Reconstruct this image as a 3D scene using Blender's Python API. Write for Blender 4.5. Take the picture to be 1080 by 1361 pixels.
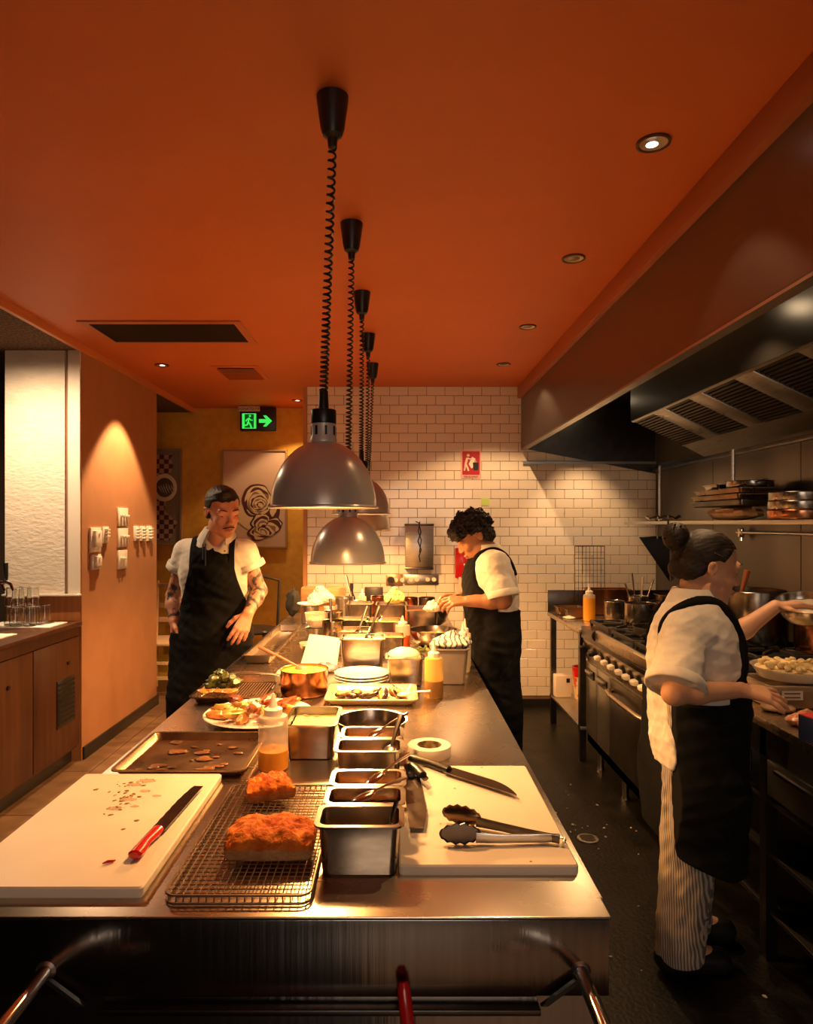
import bpy, bmesh, math, random
import numpy as np
from mathutils import Vector, Matrix, Euler, noise as mn
random.seed(7)
for o in list(bpy.data.objects): bpy.data.objects.remove(o)
SC = bpy.context.scene
COL = SC.collection
PI = math.pi
R = math.radians
# ------------------------------------------------------------------ camera
F, PX, PY, H = 900.0, 527.0, 697.0, 1.5      # focal length in px, principal point, eye height
CT = 0.835                                   # pass counter height
CE = 2.64                                    # ceiling height
cam = bpy.data.cameras.new('camera'); cob = bpy.data.objects.new('camera', cam); COL.objects.link(cob)
cob.location = (0, 0, H); cob.rotation_euler = (PI/2, 0, 0)
cam.sensor_fit = 'VERTICAL'; cam.sensor_height = 36; cam.lens = F/1361*36
cam.shift_x = (540-PX)/1361; cam.shift_y = (PY-680.5)/1361
cam.clip_start = .05
SC.camera = cob
# ------------------------------------------------------------------ exposure, world, large lights
SC.view_settings.view_transform = 'Standard'; SC.view_settings.look = 'None'
SC.view_settings.gamma = 1; SC.view_settings.use_curve_mapping = False
SC.view_settings.exposure = 0.2
wd = bpy.data.worlds.new('world'); SC.world = wd; wd.use_nodes = True
wd.node_tree.nodes['Background'].inputs[0].default_value = (1, .78, .55, 1)
wd.node_tree.nodes['Background'].inputs[1].default_value = .018
def area(name, loc, rot, sx, sy, power, col):
    l = bpy.data.lights.new(name, 'AREA'); l.shape = 'RECTANGLE'; l.size = sx; l.size_y = sy
    l.energy = power; l.color = col
    o = bpy.data.objects.new(name, l); o.location = loc; o.rotation_euler = rot; COL.objects.link(o); return o
def spot(name, loc, power, col, angle, blend=.3, r=.03, rot=(0, 0, 0), parent=None):
    l = bpy.data.lights.new(name, 'SPOT'); l.energy = power; l.color = col; l.spot_size = R(angle)
    l.spot_blend = blend; l.shadow_soft_size = r
    o = bpy.data.objects.new(name, l); o.location = loc; o.rotation_euler = rot; COL.objects.link(o)
    if parent: o.parent = parent
    return o
WARM = (1, .47, .145); WARM2 = (1, .60, .28)
# evening daylight through the shopfront window behind the camera
area('shopfront_daylight', (.55, -3.05, 1.55), (PI/2, 0, 0), 1.9, 1.5, 15, (1, .78, .58))
# ------------------------------------------------------------------ projection helpers
def W(px, py, Y): return Vector(((px-PX)*Y/F, Y, H-(py-PY)*Y/F))
def G(px, py, h=CT):
    Y = F*(H-h)/(py-PY); return Vector(((px-PX)*Y/F, Y, h))
# ------------------------------------------------------------------ materials
MATS = {}
def mat(name, col, rough=.5, metal=0., col2=None, nscale=12, stretch=(1, 1, 1), bump=0., bscale=None, trans=0., alpha=1.,
        emit=None, estr=0., coat=0., rvar=0., kind='noise', spec=.5, lo=.35, hi=.65, sheen=0., det=4, dist=1.5):
    if name in MATS: return MATS[name]
    m = bpy.data.materials.new(name); m.use_nodes = True; nt = m.node_tree; b = nt.nodes['Principled BSDF']
    def c4(c): return (c[0], c[1], c[2], 1)
    b.inputs['Base Color'].default_value = c4(col); b.inputs['Roughness'].default_value = rough
    b.inputs['Metallic'].default_value = metal; b.inputs['Transmission Weight'].default_value = trans
    b.inputs['Alpha'].default_value = alpha; b.inputs['Coat Weight'].default_value = coat
    b.inputs['Specular IOR Level'].default_value = spec; b.inputs['Sheen Weight'].default_value = sheen
    if emit: b.inputs['Emission Color'].default_value = c4(emit); b.inputs['Emission Strength'].default_value = estr
    if col2 or bump or rvar:
        tc = nt.nodes.new('ShaderNodeTexCoord'); mp = nt.nodes.new('ShaderNodeMapping'); mp.inputs['Scale'].default_value = stretch
        nt.links.new(tc.outputs['Object'], mp.inputs[0])
        if kind == 'wave':
            t = nt.nodes.new('ShaderNodeTexWave'); t.inputs['Scale'].default_value = nscale; t.inputs['Distortion'].default_value = dist; t.inputs['Detail'].default_value = 1; t.bands_direction = 'DIAGONAL' if dist < 1 else 'X'
        elif kind == 'voronoi':
            t = nt.nodes.new('ShaderNodeTexVoronoi'); t.inputs['Scale'].default_value = nscale
        elif kind == 'checker':
            t = nt.nodes.new('ShaderNodeTexChecker'); t.inputs['Scale'].default_value = nscale
        else:
            t = nt.nodes.new('ShaderNodeTexNoise'); t.inputs['Scale'].default_value = nscale; t.inputs['Detail'].default_value = det
        nt.links.new(mp.outputs[0], t.inputs['Vector'])
        fac = t.outputs['Distance'] if kind == 'voronoi' else t.outputs['Fac']
        if col2:
            r = nt.nodes.new('ShaderNodeValToRGB'); r.color_ramp.elements[0].position = lo; r.color_ramp.elements[1].position = hi
            r.color_ramp.elements[0].color = c4(col); r.color_ramp.elements[1].color = c4(col2)
            nt.links.new(fac, r.inputs[0]); nt.links.new(r.outputs[0], b.inputs['Base Color'])
        if rvar:
            mr = nt.nodes.new('ShaderNodeMapRange'); mr.inputs['To Min'].default_value = max(.02, rough-rvar); mr.inputs['To Max'].default_value = rough+rvar
            nt.links.new(fac, mr.inputs['Value']); nt.links.new(mr.outputs[0], b.inputs['Roughness'])
        if bump:
            f2 = fac
            if bscale:
                t2 = nt.nodes.new('ShaderNodeTexNoise'); t2.inputs['Scale'].default_value = bscale; t2.inputs['Detail'].default_value = 3
                nt.links.new(mp.outputs[0], t2.inputs['Vector']); f2 = t2.outputs['Fac']
            bp = nt.nodes.new('ShaderNodeBump'); bp.inputs['Strength'].default_value = bump; bp.inputs['Distance'].default_value = .01
            nt.links.new(f2, bp.inputs['Height']); nt.links.new(bp.outputs[0], b.inputs['Normal'])
    MATS[name] = m; return m
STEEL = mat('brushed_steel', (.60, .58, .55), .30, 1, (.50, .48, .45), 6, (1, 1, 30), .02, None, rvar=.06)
STEELX = mat('counter_steel', (.54, .45, .35), .27, 1, (.51, .42, .325), 7, rvar=.04)
FASCIA = mat('fascia_steel', (.40, .37, .34), .20, 1, (.34, .31, .29), 5, (14, 1, .25), .06, 7, rvar=.04)
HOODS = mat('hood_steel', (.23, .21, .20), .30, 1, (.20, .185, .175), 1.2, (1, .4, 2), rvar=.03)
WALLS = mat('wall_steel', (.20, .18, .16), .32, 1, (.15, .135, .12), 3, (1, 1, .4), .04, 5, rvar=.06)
DSTEEL = mat('dark_steel', (.16, .14, .13), .32, 1, (.10, .09, .08), 8, (1, 1, 1), .02, rvar=.08)
CHROME = mat('chrome', (.8, .78, .75), .1, 1)
PANS = mat('pan_steel', (.46, .41, .36), .22, 1, (.36, .32, .28), 14, (1, 1, 3), .02, rvar=.08)
COPPER = mat('copper_pan', (.60, .27, .13), .22, 1, (.40, .17, .08), 12, rvar=.08)
TRAYD = mat('baked_tray', (.20, .12, .07), .3, .9, (.34, .22, .13), 9, rvar=.12)
BLACKP = mat('black_plastic', (.012, .011, .011), .35, 0, bump=.02, bscale=90)
BLACKM = mat('black_enamel', (.015, .014, .013), .3, 0, coat=.2)
IRON = mat('cast_iron', (.03, .027, .025), .5, .4, (.06, .05, .045), 40, bump=.1, bscale=150)
WHITEP = mat('white_polyethylene', (.77, .68, .56), .45, 0, (.71, .62, .50), 9, (1, 1, 1), .03, 120, lo=.3, hi=.8)
WHITE = mat('white_ceramic', (.82, .79, .74), .12, 0, coat=.4)
CREAMP = mat('cream_plastic', (.78, .72, .62), .4, 0)
PAPER = mat('paper', (.84, .80, .70), .8, 0, (.78, .74, .64), 20, bump=.03, bscale=60)
WOOD = mat('walnut_veneer', (.05, .014, .0045), .42, 0, (.085, .026, .008), 4, (6, 6, .35), .03, coat=.15)
WOODL = mat('light_wood', (.5, .25, .1), .5, 0, (.38, .17, .06), 8, (1, 8, 8))
GLASS = mat('clear_glass', (.95, .95, .93), .03, 0, trans=1., alpha=1)
SHIRT = mat('white_cotton', (.74, .68, .58), .85, 0, (.68, .62, .52), 30, bump=.05, bscale=300, sheen=.2)
APRON = mat('black_denim', (.0035, .0035, .004), .9, 0, (.006, .006, .0065), 60, bump=.05, bscale=400, spec=.15)
HAIR = mat('dark_hair', (.010, .006, .004), .5, 0, (.02, .012, .008), 60, (1, 1, 6), .2, 220, spec=.3)
REDP = mat('red_plastic', (.55, .012, .012), .25, 0, coat=.5)
GREEN = mat('herb_green', (.06, .13, .02), .6, 0, (.13, .2, .04), 30)
def glow(name, col, s): return mat(name, col, .5, 0, emit=col, estr=s)
# ------------------------------------------------------------------ mesh builder
class MB:
    def __init__(s): s.v = []; s.f = []
    def add(s, vs, fs, M=None):
        n = len(s.v)
        s.v += [tuple(M @ Vector(p)) if M else tuple(p) for p in vs]
        s.f += [tuple(i+n for i in f) for f in fs]; return s
    def box(s, x0, x1, y0, y1, z0, z1, M=None):
        v = [(x, y, z) for z in (z0, z1) for y in (y0, y1) for x in (x0, x1)]
        return s.add(v, [(0, 2, 3, 1), (4, 5, 7, 6), (0, 1, 5, 4), (2, 6, 7, 3), (0, 4, 6, 2), (1, 3, 7, 5)], M)
    def rings(s, rr, cap0=True, cap1=True, M=None):
        n = len(rr[0]); v = [p for r in rr for p in r]; f = []
        for i in range(len(rr)-1):
            for j in range(n):
                k = (j+1) % n; f.append((i*n+j, i*n+k, (i+1)*n+k, (i+1)*n+j))
        if cap0: f.append(tuple(reversed(range(n))))
        if cap1: f.append(tuple((len(rr)-1)*n+j for j in range(n)))
        return s.add(v, f, M)
    def lathe(s, prof, n=28, M=None, cap0=True, cap1=True):
        return s.rings([[(r*math.cos(2*PI*j/n), r*math.sin(2*PI*j/n), z) for j in range(n)] for r, z in prof], cap0, cap1, M)
    def cyl(s, p0, p1, r0, r1=None, n=12): return s.tube([p0, p1], [r0, r0 if r1 is None else r1], n)
    def tube(s, pts, r, n=8, caps=True, flat=1.):
        pts = [Vector(p) for p in pts]; k = len(pts)
        rs = list(r) if isinstance(r, (list, tuple)) else [r]*k
        rr = []; up = None
        for i, p in enumerate(pts):
            t = (pts[min(i+1, k-1)]-pts[max(i-1, 0)]).normalized()
            if up is None: up = Vector((0, 0, 1)) if abs(t.z) < .9 else Vector((1, 0, 0))
            u = (up-t*up.dot(t)).normalized(); w = t.cross(u); up = u
            rr.append([p+(w*math.cos(2*PI*j/n)+u*math.sin(2*PI*j/n)*flat)*rs[i] for j in range(n)])
        return s.rings(rr, caps, caps)
    def ell(s, c, r, n=16, m=10, M=None, nz=0., ns=8., seed=0):
        rr = []
        for i in range(1, m):
            a = PI*i/m; ring = []
            for j in range(n):
                b = 2*PI*j/n; q = Vector((math.sin(a)*math.cos(b), math.sin(a)*math.sin(b), -math.cos(a)))
                k = 1+nz*mn.noise(q*ns*.35+Vector((seed*7.3, seed*1.7, 0))) if nz else 1
                ring.append((c[0]+q.x*r[0]*k, c[1]+q.y*r[1]*k, c[2]+q.z*r[2]*k))
            rr.append(ring)
        v = [(c[0], c[1], c[2]-r[2])]+[p for q in rr for p in q]+[(c[0], c[1], c[2]+r[2])]; f = []
        for j in range(n):
            k = (j+1) % n; f.append((0, 1+k, 1+j)); b = 1+(m-2)*n; f.append((b+j, b+k, len(v)-1))
        for i in range(m-2):
            for j in range(n):
                k = (j+1) % n; f.append((1+i*n+j, 1+i*n+k, 1+(i+1)*n+k, 1+(i+1)*n+j))
        return s.add(v, f, M)
    def prism(s, poly, z0, z1, M=None):
        n = len(poly); v = [(x, y, z0) for x, y in poly]+[(x, y, z1) for x, y in poly]
        f = [tuple(reversed(range(n))), tuple(range(n, 2*n))]+[(i, (i+1) % n, n+(i+1) % n, n+i) for i in range(n)]
        return s.add(v, f, M)
    def mesh(s, name, m=None, bevel=0., smooth=35, seg=2):
        me = bpy.data.meshes.new(name); me.from_pydata(s.v, [], s.f)
        if bevel:
            bm = bmesh.new(); bm.from_mesh(me)
            es = [e for e in bm.edges if len(e.link_faces) == 2 and e.calc_face_angle(0) > R(40)]
            bmesh.ops.bevel(bm, geom=es, offset=bevel, segments=seg, profile=.5, affect='EDGES', clamp_overlap=True)
            bm.to_mesh(me); bm.free()
        if m: me.materials.append(m)
        if smooth:
            me.polygons.foreach_set('use_smooth', [True]*len(me.polygons)); me.set_sharp_from_angle(angle=R(smooth))
        me.update(); return me
    def build(s, name, m, parent=None, loc=(0, 0, 0), rot=(0, 0, 0), bevel=0., smooth=35, seg=2):
        o = bpy.data.objects.new(name, s.mesh(name, m, bevel, smooth, seg)); COL.objects.link(o)
        o.location = loc; o.rotation_euler = rot
        if parent: o.parent = parent
        return o
def tag(o, label, cat, group=None):
    o['label'] = label; o['category'] = cat
    if group: o['group'] = group
    return o
def thing(name, label, cat, loc=(0, 0, 0), rz=0., group=None, rot=None):
    o = bpy.data.objects.new(name, None); COL.objects.link(o); o.location = loc
    o.rotation_euler = rot or (0, 0, rz); o.empty_display_size = .05
    return tag(o, label, cat, group)
def struct(o, label=None):
    o['kind'] = 'structure'
    if label: o['label'] = label
    return o
def inst(src, parent, loc=None, name=None):
    c = src.copy(); COL.objects.link(c); c.parent = parent
    if loc is not None: c.location = loc
    return c
def copy_tree(o, loc, rz=None, label=None, parent=None):
    c = o.copy(); COL.objects.link(c); c.parent = parent
    if loc is not None: c.location = loc
    if rz is not None: c.rotation_euler = (0, 0, rz)
    if label: c['label'] = label
    for ch in o.children: copy_tree(ch, None, None, None, c)
    return c
def MX(loc=(0, 0, 0), rot=(0, 0, 0), s=1.):
    return Matrix.Translation(loc) @ Euler(rot).to_matrix().to_4x4() @ Matrix.Diagonal((s, s, s, 1))
def rrect(w, d, r, z, n=4, cx=0., cy=0.):
    out = []
    for q, (sx, sy) in enumerate(((1, 1), (-1, 1), (-1, -1), (1, -1))):
        for i in range(n+1):
            a = PI/2*(q+i/n); out.append((cx+sx*(w/2-r)+r*math.cos(a), cy+sy*(d/2-r)+r*math.sin(a), z))
    return out
def tray_mb(w, d, h, rim=.008, taper=.006, cr=.02, t=.0015):
    """rounded-corner pan with a turned rim, hollow"""
    b = MB(); c2 = max(.004, cr-.006); wi, di = w-2*rim, d-2*rim; wb, db = wi-2*taper, di-2*taper
    b.rings([rrect(wb-.01, db-.01, c2, 0), rrect(wb, db, c2, .004), rrect(wi, di, c2, h-.005), rrect(w, d, cr, h-.004),
             rrect(w, d, cr, h), rrect(wi-2*t, di-2*t, c2, h), rrect(wb-2*t, db-2*t, c2, .006), rrect(wb-.012, db-.012, c2, .003)])
    return b
def gn_pan(label, x, y, w, d, h, z=CT, rz=0., m=None, fill=None, fillz=.6, fmat=None, name='gastronorm_pan', cat='pan', group=None, rim=.009, taper=.006, cr=.022):
    t = thing(name, label, cat, (x, y, z), rz, group)
    tray_mb(w, d, h, rim, taper, cr).build('body', m or PANS, t)
    if fmat:
        b = MB(); n = 10; wi, di = w-2*rim-taper-.006, d-2*rim-taper-.006
        vs = [(-wi/2+wi*i/n, -di/2+di*j/n, h*fillz+.006*mn.noise(Vector((i*.9+x*9, j*.9+y*7, 1)))) for j in range(n+1) for i in range(n+1)]
        fs = [(j*(n+1)+i, j*(n+1)+i+1, (j+1)*(n+1)+i+1, (j+1)*(n+1)+i) for j in range(n) for i in range(n)]
        lo = len(vs); vs += [(-wi/2, -di/2, .006), (wi/2, -di/2, .006), (wi/2, di/2, .006), (-wi/2, di/2, .006)]
        b.add(vs[:lo], fs)
        b.build(fill, fmat, t)
    return t
def spoon(label, p0, p1, m=None, r=.004, bowl=True, name='spoon', group=None, cat='spoon'):
    """p0 = bowl end, p1 = handle end"""
    p0, p1 = Vector(p0), Vector(p1); d = (p1-p0); L = d.length
    q = d.to_track_quat('Y', 'Z')
    t = thing(name, label, cat, p0, group=group, rot=q.to_euler())
    MB().tube([(0, .02, 0), (0, L*.5, .002), (0, L, 0)], [r*.8, r, r*1.5], 8, flat=.6).build('handle', m or CHROME, t)
    if bowl: MB().ell((0, .0, -.002), (r*4.2, .03, r*1.6), 14, 8).build('bowl', m or CHROME, t)
    return t
def text_mesh(name, body, size, m, parent, loc, rot, depth=.0008, align='CENTER'):
    cu = bpy.data.curves.new(name, 'FONT'); cu.body = body; cu.size = size; cu.align_x = align; cu.align_y = 'CENTER'; cu.extrude = depth
    cu.resolution_u = 2
    o = bpy.data.objects.new(name, cu); COL.objects.link(o)
    me = bpy.data.meshes.new_from_object(o.evaluated_get(bpy.context.evaluated_depsgraph_get())); bpy.data.objects.remove(o)
    me.materials.clear(); me.materials.append(m)
    o = bpy.data.objects.new(name, me); COL.objects.link(o); o.parent = parent; o.location = loc; o.rotation_euler = rot
    return o
# ================================================================== people: signed-distance bodies meshed with surface nets
class Field:
    def __init__(s, lo, hi, h):
        s.lo = np.array(lo, float); s.h = h; s.n = np.ceil((np.array(hi)-s.lo)/h).astype(int)+1
        s.ax = [(s.lo[i]+h*np.arange(s.n[i])).astype(np.float32) for i in range(3)]
        s.d = np.full(tuple(s.n), 1., np.float32)
    def sl(s, lo, hi):
        a = np.clip(np.floor((np.array(lo)-s.lo)/s.h).astype(int), 0, s.n); b = np.clip(np.ceil((np.array(hi)-s.lo)/s.h).astype(int)+1, 0, s.n)
        S = tuple(slice(a[i], b[i]) for i in range(3))
        return S, s.ax[0][S[0]][:, None, None], s.ax[1][S[1]][None, :, None], s.ax[2][S[2]][None, None, :]
    def _mix(s, S, e, k, op):
        a = s.d[S]
        if op == 'sub':
            e = -e; h = np.clip(.5-.5*(e-a)/k, 0, 1); s.d[S] = e+(a-e)*h+k*h*(1-h)
        else:
            h = np.clip(.5+.5*(e-a)/k, 0, 1); s.d[S] = e+(a-e)*h-k*h*(1-h)
    def cap(s, p, q, r0, r1=None, k=.02, op='add'):
        r1 = r0 if r1 is None else r1; p, q = np.array(p, float), np.array(q, float); pad = max(r0, r1)+2*k+3*s.h
        S, X, Y, Z = s.sl(np.minimum(p, q)-pad, np.maximum(p, q)+pad)
        if 0 in s.d[S].shape: return s
        v = q-p; L = max(float(v@v), 1e-9); t = np.clip(((X-p[0])*v[0]+(Y-p[1])*v[1]+(Z-p[2])*v[2])/L, 0, 1)
        e = np.sqrt((X-p[0]-t*v[0])**2+(Y-p[1]-t*v[1])**2+(Z-p[2]-t*v[2])**2)-(r0+(r1-r0)*t)
        s._mix(S, e, k, op); return s
    def chain(s, pts, rs, k=.02):
        for i in range(len(pts)-1): s.cap(pts[i], pts[i+1], rs[i], rs[i+1], k)
        return s
    def ell(s, c, r, M=None, k=.02, op='add'):
        c, r = np.array(c, float), np.array(r, float); pad = r.max()+2*k+3*s.h
        S, X, Y, Z = s.sl(c-pad, c+pad)
        if 0 in s.d[S].shape: return s
        X, Y, Z = X-c[0], Y-c[1], Z-c[2]
        if M is not None: m = np.array(M); X, Y, Z = (m[0, 0]*X+m[1, 0]*Y+m[2, 0]*Z, m[0, 1]*X+m[1, 1]*Y+m[2, 1]*Z, m[0, 2]*X+m[1, 2]*Y+m[2, 2]*Z)
        k0 = np.sqrt((X/r[0])**2+(Y/r[1])**2+(Z/r[2])**2)+1e-6; k1 = np.sqrt((X/r[0]**2)**2+(Y/r[1]**2)**2+(Z/r[2]**2)**2)+1e-6
        s._mix(S, k0*(k0-1)/k1, k, op); return s
    def clip(s, f):
        X, Y, Z = s.ax[0][:, None, None], s.ax[1][None, :, None], s.ax[2][None, None, :]
        s.d = np.maximum(s.d, f(X, Y, Z).astype(np.float32)); return s
    def wrinkle(s, amp, freq, seed=0, stretch=(1, 1, 1), ridge=False):
        X, Y, Z = s.ax[0][:, None, None]*stretch[0], s.ax[1][None, :, None]*stretch[1], s.ax[2][None, None, :]*stretch[2]
        rs = np.random.RandomState(seed); w = 0
        for i in range(5):
            a = rs.normal(size=3); a /= np.linalg.norm(a); f = freq*(1+.6*i)
            b = rs.normal(size=3)*freq*.45
            ph = f*(a[0]*X+a[1]*Y+a[2]*Z)+1.4*np.sin(b[0]*X+b[1]*Y+b[2]*Z+i)
            w = w+((2.6*np.abs(np.sin(ph*.5))**.8-1.5) if ridge else np.sin(ph))/(1+.5*i)
        s.d = (s.d+amp*w).astype(np.float32); return s
    def mesh(s, name, m):
        d = s.d; sg = d < 0; nx, ny, nz = d.shape
        c = np.zeros((nx-1, ny-1, nz-1), np.int8)
        for i in (0, 1):
            for j in (0, 1):
                for k in (0, 1): c += sg[i:nx-1+i, j:ny-1+j, k:nz-1+k]
        act = (c > 0) & (c < 8); I = np.argwhere(act); n = len(I)
        idx = np.full(act.shape, -1, np.int32); idx[act] = np.arange(n)
        co = np.array([(i, j, k) for i in (0, 1) for j in (0, 1) for k in (0, 1)])
        val = np.stack([d[I[:, 0]+o[0], I[:, 1]+o[1], I[:, 2]+o[2]] for o in co], 1)
        acc = np.zeros((n, 3)); cnt = np.zeros(n)
        for a in range(8):
            for b in range(a+1, 8):
                if np.abs(co[a]-co[b]).sum() != 1: continue
                va, vb = val[:, a], val[:, b]; ms = (va < 0) != (vb < 0); t = va[ms]/(va[ms]-vb[ms])
                acc[ms] += co[a]+(co[b]-co[a])*t[:, None]; cnt[ms] += 1
        P = s.lo+(I+acc/cnt[:, None])*s.h
        Q = []
        for ax in range(3):
            o = [x for x in range(3) if x != ax]
            A = sg[tuple(slice(0, -1) if x == ax else slice(1, -1) for x in range(3))]; B = sg[tuple(slice(1, None) if x == ax else slice(1, -1) for x in range(3))]
            E = np.argwhere(A != B); fl = A[A != B]
            if not len(E): continue
            E[:, o[0]] += 1; E[:, o[1]] += 1
            def at(d0, d1):
                e = E.copy(); e[:, o[0]] -= d0; e[:, o[1]] -= d1; return idx[e[:, 0], e[:, 1], e[:, 2]]
            q = np.stack([at(1, 1), at(0, 1), at(0, 0), at(1, 0)], 1)
            if ax == 1: q = q[:, ::-1]
            q[~fl] = q[~fl][:, ::-1]; Q.append(q)
        Q = np.concatenate(Q)
        me = bpy.data.meshes.new(name); me.vertices.add(n); me.vertices.foreach_set('co', P.astype(np.float32).ravel())
        me.loops.add(len(Q)*4); me.loops.foreach_set('vertex_index', Q.astype(np.int32).ravel())
        me.polygons.add(len(Q)); me.polygons.foreach_set('loop_start', np.arange(0, len(Q)*4, 4, dtype=np.int32))
        me.polygons.foreach_set('use_smooth', np.ones(len(Q), bool)); me.update(calc_edges=True); me.validate()
        me.materials.append(m); return me
    def build(s, name, m, parent):
        o = bpy.data.objects.new(name, s.mesh(name, m)); COL.objects.link(o); o.parent = parent; return o
# ================================================================== the room
BW, YW, LX, RX, HX = 5.62, 6.65, -1.995, 2.15, 1.03
FLOORM = mat('black_wet_floor', (.004, .0035, .003), .42, 0, (.009, .007, .0055), 7, (1, 1, 1), .25, 60, rvar=.14, spec=.25)
STONE = mat('brown_stone_tile', (.13, .07, .035), .42, 0, (.21, .12, .06), 5, (1, 2, 1), .08, 30, rvar=.08)
ORANGE = mat('terracotta_paint', (.56, .135, .030), .6, 0, (.53, .127, .027), 3)
BEIGE = mat('beige_plaster', (.42, .195, .085), .75, 0, (.385, .175, .075), 6, bump=.04, bscale=40)
STUCCO = mat('white_trowelled_stucco', (.78, .68, .56), .8, 0, (.72, .62, .50), 10, (1, 1, 2.2), .55, 26)
WHITEPAINT = mat('white_paint', (.76, .66, .55), .6)
YELLOW = mat('ochre_wall', (.66, .38, .045), .7, 0, (.58, .32, .035), 14, bump=.12, bscale=70)
CORK = mat('cork_ceiling', (.05, .026, .014), .9, 0, (.16, .085, .05), 60, bump=.5, bscale=90, lo=.42, hi=.6)
DARKW = mat('dark_brown_wall', (.06, .035, .02), .7, 0, (.045, .026, .015), 5)
TILE = mat('glazed_white_tile', (.78, .70, .60), .12, 0, coat=.3)
GROUT = mat('dark_grout', (.16, .10, .06), .9, 0, (.22, .14, .09), 30)
floor = struct(MB().box(-4.5, RX+.1, -3.2, YW+.1, -.08, 0).build('floor', FLOORM))
for i in range(5):
    for j in range(9):
        x0 = -3.5+i*.55+.002; y0 = 1.0+j*.62+(.31 if i % 2 else 0)
        if x0 < -.9: MB().box(x0, min(x0+.545, -.62), y0, y0+.615, -.02, .006).build('floor_tile', STONE, floor, bevel=.0015, seg=1)
for i in range(9):  # unseen planks added behind the camera to put pale streaks in the fascia reflection
    MB().box(.0+i*.24, .232+i*.24, -3.15, .55, -.01, .012).build('added_reflection_plank', mat('reflection_boards', (.42, .34, .26), .5, 0, (.34, .27, .2), 5, (6, .4, 1)), floor, bevel=.002, seg=1)
ceil = struct(MB().box(LX, RX+.1, -3.2, YW, CE, CE+.1).build('ceiling', ORANGE))
MB().box(-4.5, LX, -3.2, YW, CE-.04, CE+.1).build('cork_panel', CORK, ceil)
struct(MB().box(LX-.012, LX+.014, -3.2, YW-.002, CE-.045, CE+.01).build('trim_1', mat('terracotta_edge', (.6, .22, .08), .5)))
struct(MB().box(HX-.03, HX+.03, .2, BW-.004, CE-.095, CE).build('trim_2', mat('hood_trim_paint', (.36, .10, .035), .45), bevel=.003))
# back wall with subway tiles
wall_back = struct(MB().box(-.743, RX+.1, BW, BW+.12, 0, CE).build('wall_back', GROUT))
PXW, PZH, TG = .1524, .0778, .0035
tl = {}
def tile_mesh(w):
    k = round(w, 3)
    if k not in tl: tl[k] = MB().box(-w/2, w/2, -.007, .001, -PZH/2+TG/2, PZH/2-TG/2).mesh('tile', TILE, .0015, 35, 1)
    return tl[k]
singles, rest = [], []
z0 = 1.3233 % PZH
for r in range(-1, 36):
    zc = z0+(r+.5)*PZH
    if zc+PZH/2 > CE+.02 or zc < .05: continue
    off = 1.390 if round((zc-1.3233)/PZH-.5) % 2 else 1.390+PXW/2
    k0 = math.floor((-.743-off)/PXW)
    for k in range(k0, k0+21):
        xa, xb = max(off+k*PXW, -.743), min(off+(k+1)*PXW, RX)
        if xb-xa < .02: continue
        px, py = PX+(xa+xb)/2*F/BW, PY-(zc-H)*F/BW
        vis = not (px > 690 and py < 597+.23*(px-705)) and not (px < 520 and py > 590) and not (py > 800 and px < 665) and px < 872 and not (py > 800 and px > 728) and not (590 < px < 680 and py > 680)
        (singles if vis else rest).append((xb-xa-TG, (xa+xb)/2, zc, px, py))
singles.sort(key=lambda t: -(t[3]+.35*t[4]))
rest += singles[300:]
for w, x, z, px, py in singles[:300]:
    o = bpy.data.objects.new('wall_tile', tile_mesh(w)); COL.objects.link(o); o.parent = wall_back
    o.location = (x, BW, z); o.rotation_euler = (random.uniform(-.006, .006), 0, random.uniform(-.006, .006))
b = MB()
for w, x, z, px, py in rest: b.box(x-w/2, x+w/2, BW-.007, BW+.001, z-PZH/2+TG/2, z+PZH/2-TG/2)
o = b.build('wall_tiles', TILE, wall_back, bevel=.0015, seg=1); o['kind'] = 'stuff'
struct(MB().box(-.743, RX, BW-.022, BW+.001, 0, .055).build('baseboard_back', BLACKM))
struct(MB().box(-.775, -.743, BW-.012, YW, 0, CE).build('wall_return', mat('brown_corner_paint', (.45, .2, .07), .5)))
struct(MB().box(-4.5, -.743, YW, YW+.1, 0, CE).build('wall_far', YELLOW))
struct(MB().box(LX-.078, LX, 4.29, 5.63, 0, CE-.04).build('wall_left', BEIGE))
struct(MB().box(LX-.079, LX-.004, 4.274, 4.29, 1.063, CE-.041).build('trim_3', WHITEPAINT))
struct(MB().box(-2.475, LX-.102, 4.28, 4.36, 1.056, CE-.04).build('wall_stucco', STUCCO))
struct(MB().box(-2.475, LX-.079, 4.295, 4.42, 0, CE-.04).build('wall_recess', mat('groove_brown', (.30, .16, .10), .7)))
struct(MB().box(LX-.001, LX+.014, 4.3, 5.645, 0, .085).build('baseboard_left', BLACKM, bevel=.002))
struct(MB().box(-4.5, -2.475, 5.2, 5.3, 0, CE-.04).build('wall_bar', DARKW))
struct(MB().box(-4.6, -4.5, -3.2, YW, 0, CE).build('wall_dining', DARKW))
wall_right = struct(MB().box(RX, RX+.1, -3.2, BW, 0, CE).build('wall_right', mat('wall_backing', (.05, .045, .04), .6)))
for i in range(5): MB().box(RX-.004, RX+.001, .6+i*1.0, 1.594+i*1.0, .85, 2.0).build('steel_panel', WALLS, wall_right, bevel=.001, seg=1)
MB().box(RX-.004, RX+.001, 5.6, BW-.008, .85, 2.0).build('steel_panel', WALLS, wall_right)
rear = struct(MB().box(-4.5, RX, -3.3, -3.2, 0, CE).build('wall_rear', DARKW))
w1 = struct(MB().box(-.5, 1.6, -3.2, -3.16, .7, 2.35).build('window_1', BLACKM))
for i in range(3): MB().box(-.45+i*.68, .17+i*.68, -3.165, -3.15, .76, 2.29).build('pane', glow('evening_window', (1, .85, .7), 1.0), w1)
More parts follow.
